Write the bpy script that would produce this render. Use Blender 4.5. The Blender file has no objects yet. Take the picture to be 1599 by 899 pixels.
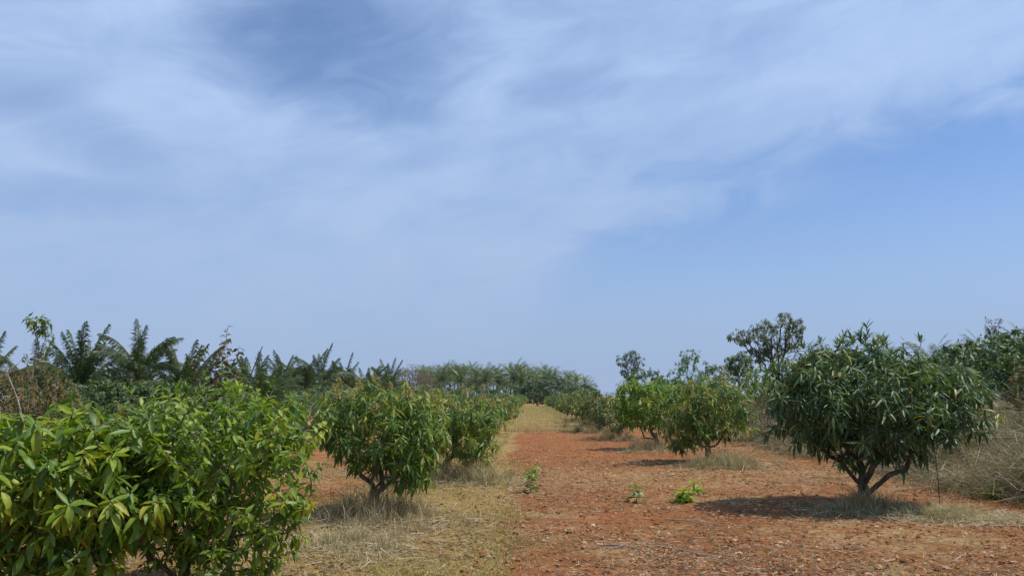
import bpy, math
import numpy as np
from mathutils import Matrix, Vector

rad = math.radians
scene = bpy.context.scene
col = scene.collection

# ------------------------------------------------------------------ camera
cam_d = bpy.data.cameras.new("camera")
cam_d.sensor_width = 36.0
cam_d.lens = 18.0 / math.tan(rad(33.5))
cam_d.clip_start = 0.05
cam_d.clip_end = 6000.0
cam = bpy.data.objects.new("camera", cam_d)
cam.location = (0.0, 0.0, 1.6)
cam.rotation_euler = (rad(90 + 7.95), 0.0, rad(1.5))
col.objects.link(cam)
scene.camera = cam
CAM = np.array([0.0, 0.0, 1.6])

# ------------------------------------------------------------------ sun, sky, exposure
SUN_EL, SUN_AZ = 60.0, 92.0            # azimuth clockwise from +Y: the sun stands to the right
sun_dir = Vector((math.sin(rad(SUN_AZ)) * math.cos(rad(SUN_EL)),
                  math.cos(rad(SUN_AZ)) * math.cos(rad(SUN_EL)), math.sin(rad(SUN_EL))))
sun_d = bpy.data.lights.new("sun", 'SUN')
sun_d.energy = 3.9
sun_d.angle = rad(0.6)
sun_d.color = (1.0, 0.95, 0.86)
sun = bpy.data.objects.new("sun", sun_d)
sun.rotation_euler = sun_dir.to_track_quat('Z', 'Y').to_euler()
col.objects.link(sun)

scene.view_settings.view_transform = 'Standard'
scene.view_settings.look = 'None'
scene.view_settings.exposure = 0.24
scene.view_settings.gamma = 1.0
scene.view_settings.use_curve_mapping = False
scene.cycles.max_bounces = 6
scene.cycles.diffuse_bounces = 3
scene.cycles.glossy_bounces = 2
scene.cycles.transmission_bounces = 4
scene.cycles.transparent_max_bounces = 4


class NT:
    """small helper round a node tree"""
    def __init__(self, tree):
        self.t = tree
        self.n = tree.nodes
        self.l = tree.links

    def node(self, kind, **kw):
        nd = self.n.new(kind)
        for k, v in kw.items():
            setattr(nd, k, v)
        return nd

    def put(self, sock, v):
        if isinstance(v, bpy.types.NodeSocket):
            self.l.new(v, sock)
        elif v is not None:
            sock.default_value = v

    def math(self, op, a, b=None, c=None, clamp=False):
        nd = self.node('ShaderNodeMath', operation=op, use_clamp=clamp)
        for i, v in enumerate((a, b, c)):
            self.put(nd.inputs[i], v)
        return nd.outputs[0]

    def mix(self, fac, a, b, blend='MIX'):
        nd = self.node('ShaderNodeMix', data_type='RGBA', blend_type=blend)
        self.put(nd.inputs[0], fac)
        self.put(nd.inputs[6], a)
        self.put(nd.inputs[7], b)
        return nd.outputs[2]

    def smooth(self, v, lo, hi, tolo=0.0, tohi=1.0):
        nd = self.node('ShaderNodeMapRange', interpolation_type='SMOOTHSTEP')
        self.put(nd.inputs[0], v)
        for i, q in zip((1, 2, 3, 4), (lo, hi, tolo, tohi)):
            self.put(nd.inputs[i], q)
        return nd.outputs[0]

    def noise(self, vec, scale, detail=4.0, rough=0.55, dist=0.0):
        nd = self.node('ShaderNodeTexNoise')
        self.put(nd.inputs['Vector'], vec)
        nd.inputs['Scale'].default_value = scale
        nd.inputs['Detail'].default_value = detail
        nd.inputs['Roughness'].default_value = rough
        nd.inputs['Distortion'].default_value = dist
        return nd.outputs[0]

    def ramp(self, fac, stops, interp='LINEAR'):
        nd = self.node('ShaderNodeValToRGB')
        nd.color_ramp.interpolation = interp
        el = nd.color_ramp.elements
        while len(el) > 1:
            el.remove(el[-1])
        el[0].position = stops[0][0]
        el[0].color = (*stops[0][1], 1)
        for p, c in stops[1:]:
            e = el.new(p)
            e.color = (*c, 1)
        self.put(nd.inputs[0], fac)
        return nd.outputs[0]

    def curve(self, v, pts):
        nd = self.node('ShaderNodeFloatCurve')
        c = nd.mapping.curves[0]
        while len(c.points) < len(pts):
            c.points.new(0.5, 0.5)
        for p, (x, y) in zip(c.points, pts):
            p.location = (x, y)
            p.handle_type = 'AUTO'
        nd.mapping.update()
        self.put(nd.inputs['Value'], v)
        return nd.outputs[0]


world = bpy.data.worlds.new("World")
scene.world = world
world.use_nodes = True
W = NT(world.node_tree)
for nd in list(W.n):
    W.n.remove(nd)
SKY_STRENGTH = 0.10
sky = W.node('ShaderNodeTexSky', sky_type='NISHITA')
sky.sun_disc = False
sky.sun_elevation = rad(SUN_EL)
sky.sun_rotation = rad(SUN_AZ)
sky.altitude = 600.0
sky.air_density = 1.0
sky.dust_density = 0.6
sky.ozone_density = 2.0
tc = W.node('ShaderNodeTexCoord')
sep = W.node('ShaderNodeSeparateXYZ')
W.put(sep.inputs[0], tc.outputs['Generated'])
sx, sy, sz = sep.outputs
az = W.math('ARCTAN2', sx, sy)                   # radians, 0 along the lane, right positive
el = W.math('ARCSINE', sz)
azd = W.math('MULTIPLY', az, 57.29578)
eld = W.math('MULTIPLY', el, 57.29578)
# cirrus: streaks drawn out along the wind, broken up by finer noise
comb = W.node('ShaderNodeCombineXYZ')
W.put(comb.inputs[0], W.math('ADD', W.math('MULTIPLY', azd, 0.040), W.math('MULTIPLY', eld, 0.012)))
W.put(comb.inputs[1], W.math('SUBTRACT', W.math('MULTIPLY', eld, 0.125), W.math('MULTIPLY', azd, 0.022)))
n_big = W.noise(comb.outputs[0], 1.0, 3.0, 0.5, 0.5)
comb2 = W.node('ShaderNodeCombineXYZ')
W.put(comb2.inputs[0], W.math('ADD', W.math('MULTIPLY', azd, 0.115), W.math('MULTIPLY', eld, 0.05)))
W.put(comb2.inputs[1], W.math('SUBTRACT', W.math('MULTIPLY', eld, 0.26), W.math('MULTIPLY', azd, 0.055)))
n_fine = W.noise(comb2.outputs[0], 1.0, 7.0, 0.58, 0.9)
# lower edge of the cloud sheet by bearing
a01 = W.math('MULTIPLY_ADD', azd, 1 / 120.0, 0.5, clamp=True)
edge01 = W.curve(a01, [(0.0, 0.03), (0.22, 0.03), (0.40, 0.05), (0.47, 0.08), (0.505, 0.135), (0.535, 0.235), (0.56, 0.29),
                       (0.61, 0.315), (0.66, 0.355), (0.78, 0.435), (1.0, 0.48)])
edge = W.math('MULTIPLY', edge01, 40.0)
above = W.math('SUBTRACT', eld, edge)
above = W.math('ADD', above, W.math('MULTIPLY', W.math('SUBTRACT', n_fine, 0.5), 9.0))
# softer towards the left, where the veil thins out into the haze
soft = W.math('MULTIPLY_ADD', W.smooth(azd, -8.0, 7.0), -4.2, 9.0)
sheet = W.smooth(W.math('DIVIDE', above, soft), -0.35, 0.9)


def gap(a0, e0, ra, re, tilt=0.0):
    da = W.math('SUBTRACT', azd, a0)
    de = W.math('SUBTRACT', W.math('SUBTRACT', eld, e0), W.math('MULTIPLY', da, tilt))
    q = W.math('ADD', W.math('POWER', W.math('DIVIDE', da, ra), 2.0), W.math('POWER', W.math('DIVIDE', de, re), 2.0))
    q = W.math('ADD', q, W.math('MULTIPLY', W.math('SUBTRACT', n_fine, 0.5), 1.3))
    return W.smooth(q, 1.6, -0.2)


gaps = W.math('MAXIMUM', W.math('MULTIPLY', gap(-14.5, 25.0, 10.5, 5.4, -0.05), 0.84),
              W.math('MULTIPLY', gap(-31.0, 12.8, 7.0, 1.6, 0.12), 0.45))
gaps = W.math('MAXIMUM', gaps, W.math('MULTIPLY', gap(-31.0, 16.5, 6.5, 2.6, -0.35), 0.34))
gaps = W.math('MAXIMUM', gaps, W.math('MULTIPLY', gap(2.5, 22.4, 6.0, 1.5, 0.1), 0.42))
gaps = W.math('MAXIMUM', gaps, W.math('MULTIPLY', gap(-3.0, 13.0, 9.0, 1.5, 0.0), 0.12))
body = W.math('ADD', W.math('MULTIPLY', n_big, 0.62), W.math('MULTIPLY', n_fine, 0.33))
comb3 = W.node('ShaderNodeCombineXYZ')
W.put(comb3.inputs[0], W.math('ADD', W.math('MULTIPLY', azd, 0.16), W.math('MULTIPLY', eld, 0.10)))
W.put(comb3.inputs[1], W.math('SUBTRACT', W.math('MULTIPLY', eld, 0.85), W.math('MULTIPLY', azd, 0.22)))
n_fib = W.noise(comb3.outputs[0], 1.0, 4.0, 0.6, 0.9)
body = W.math('ADD', body, W.math('MULTIPLY', W.math('SUBTRACT', n_fib, 0.5), 0.10))
body = W.smooth(body, 0.25, 0.70, 0.42, 1.0)
cloud = W.math('MULTIPLY', W.math('MULTIPLY', sheet, body), W.math('SUBTRACT', 1.0, gaps))
bank_r = W.math('MULTIPLY', W.smooth(eld, 6.0, 14.0), 1.0)
k = 1.0 / SKY_STRENGTH
# haze low in the sky greys the blue a little
tint = W.mix(1.0, sky.outputs[0], (1.02, 1.14, 1.34, 1), 'MULTIPLY')
haze_c = (0.310 * k, 0.410 * k, 0.625 * k, 1)
low = W.smooth(eld, 17.0, 1.0)
sky_c = W.mix(W.math('MULTIPLY', low, 0.90), tint, haze_c)
cloud_c = W.mix(W.smooth(eld, 4.0, 26.0), (0.385 * k, 0.495 * k, 0.70 * k, 1), (0.455 * k, 0.61 * k, 0.89 * k, 1))
final = W.mix(cloud, sky_c, cloud_c)
bg = W.node('ShaderNodeBackground')
W.put(bg.inputs[0], final)
bg.inputs[1].default_value = SKY_STRENGTH * 0.90
wo = W.node('ShaderNodeOutputWorld')
W.l.new(bg.outputs[0], wo.inputs[0])

# ------------------------------------------------------------------ materials


def new_mat(name):
    m = bpy.data.materials.new(name)
    m.use_nodes = True
    t = NT(m.node_tree)
    for nd in list(t.n):
        t.n.remove(nd)
    return m, t


def leaf_mat(name, stops, rough=0.42, transl=0.28, spec=0.5, back=1.25):
    m, t = new_mat(name)
    at = t.node('ShaderNodeAttribute', attribute_name='tone')
    c = t.ramp(at.outputs['Fac'], stops)
    geo = t.node('ShaderNodeNewGeometry')
    if name.startswith('mango'):                 # blotched, dusty blades with browned spots
        nb = t.noise(geo.outputs['Position'], 22.0, 4, 0.6)
        c = t.mix(1.0, c, t.ramp(nb, [(0.3, (0.72, 0.74, 0.72)), (0.7, (1.26, 1.22, 1.30))]), 'MULTIPLY')
        ns = t.noise(geo.outputs['Position'], 75.0, 2, 0.5)
        c = t.mix(t.smooth(ns, 0.68, 0.76, 0.0, 0.6), c, (0.16, 0.10, 0.035, 1))
    c2 = t.mix(geo.outputs['Backfacing'], c, t.mix(1.0, c, (back, back, back * 1.1, 1), 'MULTIPLY'))
    p = t.node('ShaderNodeBsdfPrincipled')
    t.put(p.inputs['Base Color'], c2)
    p.inputs['Roughness'].default_value = rough
    p.inputs['Specular IOR Level'].default_value = spec
    tr = t.node('ShaderNodeBsdfTranslucent')
    t.put(tr.inputs[0], t.mix(1.0, c, (1.5, 1.55, 0.7, 1), 'MULTIPLY'))
    ms = t.node('ShaderNodeMixShader')
    ms.inputs[0].default_value = transl
    t.l.new(p.outputs[0], ms.inputs[1])
    t.l.new(tr.outputs[0], ms.inputs[2])
    o = t.node('ShaderNodeOutputMaterial')
    t.l.new(ms.outputs[0], o.inputs[0])
    return m


def bark_mat(name, c1, c2, scale=14.0):
    m, t = new_mat(name)
    g = t.node('ShaderNodeTexCoord')
    mp = t.node('ShaderNodeMapping')
    mp.inputs['Scale'].default_value = (1, 1, 0.35)
    t.put(mp.inputs[0], g.outputs['Object'])
    n = t.noise(mp.outputs[0], scale, 6, 0.65, 0.4)
    p = t.node('ShaderNodeBsdfPrincipled')
    t.put(p.inputs['Base Color'], t.mix(t.smooth(n, 0.3, 0.7), (*c1, 1), (*c2, 1)))
    p.inputs['Roughness'].default_value = 0.9
    p.inputs['Specular IOR Level'].default_value = 0.15
    b = t.node('ShaderNodeBump')
    b.inputs['Strength'].default_value = 0.6
    b.inputs['Distance'].default_value = 0.01
    t.put(b.inputs['Height'], n)
    t.l.new(b.outputs[0], p.inputs['Normal'])
    o = t.node('ShaderNodeOutputMaterial')
    t.l.new(p.outputs[0], o.inputs[0])
    return m


M = {}
M['mango_dark'] = leaf_mat('mango_leaf_dark', [(0.0, (0.034, 0.074, 0.026)), (0.45, (0.072, 0.128, 0.040)), (0.75, (0.12, 0.175, 0.05)), (1.0, (0.28, 0.27, 0.055))], 0.48, 0.24, 0.42)
M['mango_mid'] = leaf_mat('mango_leaf_mid', [(0.0, (0.042, 0.090, 0.018)), (0.45, (0.092, 0.170, 0.028)), (0.75, (0.165, 0.235, 0.036)), (1.0, (0.32, 0.31, 0.055))], 0.48, 0.30, 0.42)
M['mango_fresh'] = leaf_mat('mango_leaf_fresh', [(0.0, (0.045, 0.10, 0.013)), (0.45, (0.140, 0.228, 0.022)), (0.75, (0.235, 0.310, 0.030)), (1.0, (0.33, 0.33, 0.04))], 0.46, 0.34, 0.42)
M['mango_bright'] = leaf_mat('mango_leaf_bright', [(0.0, (0.075, 0.15, 0.014)), (0.5, (0.16, 0.26, 0.022)), (1.0, (0.31, 0.38, 0.035))], 0.48, 0.36, 0.42)
M['mango_row'] = leaf_mat('mango_leaf_row', [(0.0, (0.035, 0.066, 0.015)), (0.45, (0.078, 0.13, 0.024)), (0.75, (0.145, 0.18, 0.033)), (1.0, (0.30, 0.23, 0.06))], 0.52, 0.28, 0.4)
M['leaf_far'] = leaf_mat('leaf_far', [(0.0, (0.034, 0.070, 0.024)), (0.5, (0.066, 0.118, 0.034)), (1.0, (0.13, 0.175, 0.05))], 0.5, 0.26, 0.4)
M['leaf_blue'] = leaf_mat('leaf_acacia', [(0.0, (0.035, 0.065, 0.035)), (0.5, (0.062, 0.105, 0.05)), (1.0, (0.11, 0.15, 0.06))], 0.6, 0.25)
M['leaf_olive'] = leaf_mat('leaf_olive', [(0.0, (0.055, 0.085, 0.028)), (0.5, (0.105, 0.135, 0.045)), (1.0, (0.19, 0.20, 0.075))], 0.55, 0.25)
M['leaf_lime'] = leaf_mat('leaf_lime', [(0.0, (0.05, 0.11, 0.02)), (0.5, (0.09, 0.18, 0.03)), (1.0, (0.17, 0.25, 0.05))], 0.5, 0.3)
M['leaf_brown'] = leaf_mat('leaf_dry_brown', [(0.0, (0.055, 0.07, 0.022)), (0.35, (0.10, 0.105, 0.038)), (0.7, (0.165, 0.125, 0.055)), (1.0, (0.28, 0.19, 0.10))], 0.8, 0.25, 0.2)
M['leaf_rust'] = leaf_mat('leaf_rust', [(0.0, (0.05, 0.08, 0.025)), (0.5, (0.085, 0.10, 0.04)), (0.8, (0.13, 0.09, 0.06)), (1.0, (0.19, 0.11, 0.085))], 0.7, 0.25, 0.25)
M['leaf_grey'] = leaf_mat('leaf_grey', [(0.0, (0.10, 0.09, 0.07)), (1.0, (0.19, 0.16, 0.12))], 0.8, 0.2, 0.2)
M['panicle'] = leaf_mat('flower_panicle', [(0.0, (0.17, 0.17, 0.05)), (0.5, (0.30, 0.27, 0.095)), (1.0, (0.42, 0.35, 0.15))], 0.8, 0.2, 0.2, 1.0)
M['palm'] = leaf_mat('palm_leaflet', [(0.0, (0.030, 0.054, 0.018)), (0.5, (0.066, 0.098, 0.028)), (0.8, (0.13, 0.145, 0.04)), (1.0, (0.28, 0.23, 0.075))], 0.42, 0.26, 0.5)
M['palm_dry'] = leaf_mat('palm_dry', [(0.0, (0.12, 0.10, 0.04)), (1.0, (0.33, 0.26, 0.12))], 0.6, 0.25, 0.3)
M['areca'] = leaf_mat('areca_leaflet', [(0.0, (0.04, 0.08, 0.02)), (0.5, (0.11, 0.165, 0.035)), (1.0, (0.20, 0.25, 0.055))], 0.45, 0.25)
M['dry'] = leaf_mat('dry_grass', [(0.0, (0.13, 0.10, 0.06)), (0.35, (0.28, 0.215, 0.12)), (0.7, (0.42, 0.34, 0.205)), (0.9, (0.52, 0.45, 0.30)), (1.0, (0.20, 0.22, 0.06))], 0.75, 0.22, 0.25, 1.0)
M['scrub'] = leaf_mat('dry_scrub', [(0.0, (0.10, 0.088, 0.066)), (0.35, (0.19, 0.158, 0.105)), (0.7, (0.31, 0.258, 0.165)), (0.88, (0.39, 0.34, 0.235)), (0.93, (0.14, 0.16, 0.05)), (1.0, (0.09, 0.135, 0.035))], 0.8, 0.2, 0.2, 1.0)
M['turf'] = leaf_mat('short_turf', [(0.0, (0.15, 0.165, 0.03)), (0.4, (0.27, 0.24, 0.065)), (0.7, (0.36, 0.30, 0.12)), (1.0, (0.46, 0.37, 0.20))], 0.75, 0.25, 0.2, 1.0)
M['litter'] = leaf_mat('litter', [(0.0, (0.06, 0.035, 0.02)), (0.35, (0.20, 0.115, 0.06)), (0.7, (0.33, 0.23, 0.125)), (1.0, (0.46, 0.37, 0.24))], 0.85, 0.1, 0.15, 1.0)
M['clod'] = leaf_mat('soil_clod', [(0.0, (0.20, 0.078, 0.030)), (0.5, (0.29, 0.125, 0.05)), (0.85, (0.38, 0.19, 0.085)), (1.0, (0.50, 0.34, 0.20))], 0.95, 0.0, 0.1, 1.0)
M['stone'] = leaf_mat('pale_stone', [(0.0, (0.38, 0.20, 0.11)), (1.0, (0.48, 0.36, 0.25))], 0.9, 0.0, 0.2, 1.0)
M['bark'] = bark_mat('bark_grey', (0.055, 0.042, 0.032), (0.20, 0.165, 0.13))
M['bark_brown'] = bark_mat('bark_brown', (0.05, 0.034, 0.024), (0.15, 0.11, 0.08))
M['twig'] = bark_mat('twig_grey', (0.14, 0.11, 0.085), (0.30, 0.25, 0.20))
M['twig_green'] = bark_mat('twig_green', (0.07, 0.085, 0.03), (0.16, 0.15, 0.07))
M['dead'] = bark_mat('dead_wood', (0.16, 0.13, 0.10), (0.38, 0.33, 0.27))


def ground_material():
    m, t = new_mat('red_earth')
    g = t.node('ShaderNodeNewGeometry')
    pos = g.outputs['Position']
    s = t.node('ShaderNodeSeparateXYZ')
    t.put(s.inputs[0], pos)
    x, y = s.outputs[0], s.outputs[1]
    n1 = t.noise(pos, 0.35, 5, 0.6)
    n2 = t.noise(pos, 2.2, 6, 0.62)
    n3 = t.noise(pos, 14.0, 6, 0.7)
    n4 = t.noise(pos, 60.0, 4, 0.7)
    soil = t.ramp(n2, [(0.25, (0.165, 0.062, 0.024)), (0.5, (0.235, 0.092, 0.035)), (0.75, (0.30, 0.135, 0.053))])
    soil = t.mix(t.smooth(n3, 0.35, 0.75), soil, t.mix(1.0, soil, (1.22, 1.24, 1.12, 1), 'MULTIPLY'))
    soil = t.mix(t.math('MULTIPLY', t.smooth(n4, 0.55, 0.78), 0.55), soil, (0.42, 0.26, 0.14, 1))
    straw = t.ramp(n3, [(0.3, (0.24, 0.13, 0.055)), (0.5, (0.33, 0.215, 0.10)), (0.75, (0.44, 0.33, 0.18))])
    green = t.ramp(n3, [(0.3, (0.25, 0.14, 0.05)), (0.55, (0.31, 0.22, 0.078)), (0.8, (0.38, 0.295, 0.12))])
    # how much of the earth is under dead grass
    wob = t.math('MULTIPLY_ADD', n1, 1.6, -0.8)
    xw = t.math('ADD', x, wob)
    left = t.math('MULTIPLY', t.smooth(t.math('MULTIPLY_ADD', t.math('SUBTRACT', n2, 0.5), 0.7, t.math('MULTIPLY_ADD', n1, 0.5, t.math('SUBTRACT', x, 0.25))), 0.15, -0.55), t.math('MULTIPLY', t.smooth(y, 60.0, 30.0), t.smooth(xw, -4.2, -2.4, 0.15, 1.0)))                                   # left of the wheel track
    yw = t.math('ADD', y, t.math('MULTIPLY', t.math('SUBTRACT', t.noise(pos, 0.22, 5, 0.65), 0.5), 34.0))
    mid = t.math('MULTIPLY', t.smooth(yw, 32.0, 46.0), t.smooth(x, 9.0, 2.5))          # far down the lane
    red = t.math('MULTIPLY', t.smooth(t.math('ADD', y, t.math('MULTIPLY', wob, 5.0)), 17.0, 21.5), t.smooth(yw, 42.0, 30.0))
    red = t.math('MULTIPLY', red, t.smooth(x, 5.2, 3.6))
    red = t.math('MULTIPLY', red, t.smooth(xw, -1.0, -0.3))
    patch = t.math('MULTIPLY', t.smooth(n1, 0.34, 0.62), 0.56)
    band = t.math('MULTIPLY', t.smooth(y, 12.0, 14.5), t.smooth(y, 20.0, 17.0))
    cover = t.math('MAXIMUM', t.math('MULTIPLY', left, 0.76), t.math('MULTIPLY', mid, 0.80))
    cover = t.math('MAXIMUM', cover, patch)
    cover = t.math('MAXIMUM', cover, t.math('MULTIPLY', band, 0.5))
    cover = t.math('MULTIPLY', cover, t.math('SUBTRACT', 1.0, t.math('MULTIPLY', red, 0.9)))
    cover = t.math('MAXIMUM', cover, t.smooth(x, 6.3, 7.6))
    # frayed into tufts
    fr = t.math('ADD', cover, t.math('MULTIPLY', t.math('SUBTRACT', t.math('ADD', t.math('MULTIPLY', n3, 0.6), t.math('MULTIPLY', n2, 0.5)), 0.55), 1.6))
    fr = t.smooth(fr, 0.30, 0.80)
    gr = t.math('MAXIMUM', t.math('MULTIPLY', left, t.smooth(n2, 0.25, 0.5)), t.math('MULTIPLY', mid, 0.15))
    base = t.mix(fr, soil, t.mix(gr, straw, green))
    p = t.node('ShaderNodeBsdfPrincipled')
    t.put(p.inputs['Base Color'], base)
    p.inputs['Roughness'].default_value = 0.95
    p.inputs['Specular IOR Level'].default_value = 0.1
    b = t.node('ShaderNodeBump')
    b.inputs['Strength'].default_value = 0.9
    b.inputs['Distance'].default_value = 0.06
    t.put(b.inputs['Height'], t.math('ADD', t.math('MULTIPLY', n3, 0.7), t.math('MULTIPLY', n4, 0.3)))
    t.l.new(b.outputs[0], p.inputs['Normal'])
    o = t.node('ShaderNodeOutputMaterial')
    t.l.new(p.outputs[0], o.inputs[0])
    return m


M['ground'] = ground_material()

# ------------------------------------------------------------------ mesh helpers


def make_mesh(name, chunks, mats, smooth=True):
    """chunks: list of (verts, faces (n,3) or (n,4), tone per vert or scalar[, material index])"""
    V, T, li, ls, mi = [], [], [], [], []
    off = 0
    for ch in chunks:
        v, f, t = ch[:3]
        idx = ch[3] if len(ch) > 3 else 0
        if len(v) == 0:
            continue
        V.append(np.asarray(v, dtype=np.float32))
        T.append(np.broadcast_to(np.asarray(t, dtype=np.float32), (len(v),)))
        f = np.asarray(f, dtype=np.int64)
        li.append((f + off).ravel())
        ls.append(np.full(len(f), f.shape[1], dtype=np.int64))
        mi.append(np.full(len(f), idx, dtype=np.int32))
        off += len(v)
    V = np.concatenate(V)
    T = np.concatenate(T)
    li = np.concatenate(li).astype(np.int32)
    ls = np.concatenate(ls)
    mi = np.concatenate(mi)
    starts = np.concatenate([[0], np.cumsum(ls)[:-1]]).astype(np.int32)
    me = bpy.data.meshes.new(name)
    me.vertices.add(len(V))
    me.vertices.foreach_set('co', V.ravel())
    me.loops.add(len(li))
    me.loops.foreach_set('vertex_index', li)
    me.polygons.add(len(ls))
    me.polygons.foreach_set('loop_start', starts)
    me.polygons.foreach_set('material_index', mi)
    at = me.attributes.new('tone', 'FLOAT', 'POINT')
    at.data.foreach_set('value', np.ascontiguousarray(T))
    for m in (mats if isinstance(mats, (list, tuple)) else [mats]):
        me.materials.append(m)
    me.update(calc_edges=True)
    me.polygons.foreach_set('use_smooth', np.full(len(ls), smooth, dtype=bool))
    return me


def link(name, data, parent=None, loc=(0, 0, 0)):
    o = bpy.data.objects.new(name, data)
    o.location = loc
    if parent is not None:
        o.parent = parent
    col.objects.link(o)
    return o


def tag(o, label, cat, group=None, kind=None):
    if label:
        o['label'] = label
    if cat:
        o['category'] = cat
    if group:
        o['group'] = group
    if kind:
        o['kind'] = kind
    return o


def copy_tree(o, parent=None):
    c = o.copy()
    c.parent = parent
    col.objects.link(c)
    for ch in list(o.children):
        copy_tree(ch, c)
    return c


def unit(v):
    v = np.asarray(v, dtype=float)
    return v / np.maximum(np.linalg.norm(v, axis=-1, keepdims=True), 1e-9)


UP = np.array([0.0, 0.0, 1.0])


def frames(d, roll):
    """per-item rotation matrices whose columns are (dir, side, normal)"""
    d = unit(d)
    side = np.cross(np.broadcast_to(UP, d.shape), d)
    bad = np.linalg.norm(side, axis=1) < 0.05
    side[bad] = np.array([1.0, 0.0, 0.0])
    side = unit(side - d * np.sum(side * d, axis=1, keepdims=True))
    nor = np.cross(d, side)
    c, s = np.cos(roll)[:, None], np.sin(roll)[:, None]
    s2 = side * c + nor * s
    n2 = -side * s + nor * c
    return np.stack([d, s2, n2], axis=2)


def leaf_shape(width, curl, fold, twist=0.0, lod=0):
    """unit-long leaf along +x; returns verts, tri faces"""
    if lod == 0:
        st, pr = [0.14, 0.36, 0.62, 0.84], [0.55, 1.0, 0.86, 0.42]
    elif lod == 1:
        st, pr = [0.40], [1.0]
    ctr = lambda t: np.array([t - 0.25 * curl * t ** 3, twist * t * t, -curl * t * t * 0.62])
    v, f = [ctr(0.0)], []
    if lod == 0:
        for t, p in zip(st, pr):
            c = ctr(t)
            h = width * 0.5 * p
            v += [c + np.array([0, h, fold * h]), c, c + np.array([0, -h, fold * h])]
        v.append(ctr(1.0))
        f += [(0, 2, 1), (0, 3, 2)]
        for i in range(len(st) - 1):
            a, b = 1 + 3 * i, 4 + 3 * i
            f += [(a, a + 1, b + 1), (a, b + 1, b), (a + 1, a + 2, b + 2), (a + 1, b + 2, b + 1)]
        a = 1 + 3 * (len(st) - 1)
        e = len(v) - 1
        f += [(a, a + 1, e), (a + 1, a + 2, e)]
    elif lod == 1:
        c = ctr(0.42)
        v += [c + np.array([0, width * .5, fold * width * .5]), c, c + np.array([0, -width * .5, fold * width * .5]), ctr(1.0)]
        f += [(0, 2, 1), (0, 3, 2), (1, 2, 4), (2, 3, 4)]
    else:
        c = ctr(0.45)
        v += [c + np.array([0, width * .5, 0]), c + np.array([0, -width * .5, 0]), ctr(1.0)]
        f += [(0, 2, 1), (1, 2, 3)]
    return np.array(v), np.array(f)


def leaf_variants(width, lod=0, curls=(-0.08, 0.18, 0.42, 0.8), folds=(0.25, 0.55), twists=(-0.12, 0.1)):
    return [leaf_shape(width * (0.88 + 0.12 * ((i + j + k) % 3)), c, f, tw, lod)
            for i, c in enumerate(curls) for j, f in enumerate(folds) for k, tw in enumerate(twists)]


def scatter(variants, which, pos, rot, size, tone):
    """place copies of variant shapes; returns chunks"""
    out = []
    for k, (v, f) in enumerate(variants):
        m = np.nonzero(which == k)[0]
        if len(m) == 0:
            continue
        vv = np.einsum('nij,vj->nvi', rot[m], v) * size[m][:, None, None] + pos[m][:, None, :]
        ff = f[None] + (np.arange(len(m)) * len(v))[:, None, None]
        out.append((vv.reshape(-1, 3), ff.reshape(-1, f.shape[1]), np.repeat(tone[m], len(v))))
    return out


def tube(path, radii, sides=6, tone=0.5, cap=True):
    path = np.asarray(path, dtype=float)
    n = len(path)
    tan = np.zeros_like(path)
    tan[1:-1] = path[2:] - path[:-2]
    tan[0] = path[1] - path[0]
    tan[-1] = path[-1] - path[-2]
    tan = unit(tan)
    ref = np.array([0.31, 0.93, 0.2])
    u = unit(np.cross(tan, ref))
    w = np.cross(tan, u)
    a = np.arange(sides) * 2 * math.pi / sides
    ring = u[:, None, :] * np.cos(a)[None, :, None] + w[:, None, :] * np.sin(a)[None, :, None]
    V = (path[:, None, :] + ring * np.asarray(radii)[:, None, None]).reshape(-1, 3)
    F = []
    for i in range(n - 1):
        for j in range(sides):
            j2 = (j + 1) % sides
            F.append((i * sides + j, i * sides + j2, (i + 1) * sides + j2, (i + 1) * sides + j))
    return V, np.array(F), tone


# ------------------------------------------------------------------ plants: skeleton grown from crown points


def crown_points(rng, lobes, n, shell=0.62, mind=0.12, clump=0.55):
    """points in a union of ellipsoids, thicker towards the outside"""
    vol = np.array([r[0] * r[1] * r[2] for _, r in lobes]) ** 0.8
    pts = []
    tries = 0
    ncl = max(6, n // 13)
    cl = []
    for _ in range(ncl):
        k = rng.choice(len(lobes), p=vol / vol.sum())
        cl.append((k, unit(rng.normal(size=3)), 0.72 + 0.26 * rng.random()))
    while len(pts) < n and tries < n * 30:
        tries += 1
        k = rng.choice(len(lobes), p=vol / vol.sum())
        u = rng.random()
        if u < clump:
            k, d0, q0 = cl[int(rng.integers(ncl))]
            d = unit(d0 + rng.normal(size=3) * 0.20)
            q = q0 + rng.normal() * 0.09
        else:
            d = unit(rng.normal(size=3))
            q = shell + (1 - shell) * rng.random() if rng.random() < 0.8 else rng.random() ** 0.5
            if rng.random() < 0.10:
                q = 1.0 + 0.22 * rng.random()
        c, r = lobes[k]
        p = np.array(c) + d * np.array(r) * q
        if p[2] < 0.06:
            continue
        inside = False
        for j, (c2, r2) in enumerate(lobes):
            if j != k and np.sum(((p - np.array(c2)) / np.array(r2)) ** 2) < 0.30:
                inside = True
        if inside and rng.random() < 0.75:
            continue
        if pts and mind > 0 and np.min(np.sum((np.array(pts) - p) ** 2, axis=1)) < mind * mind:
            continue
        pts.append(p)
    return np.array(pts)


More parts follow.
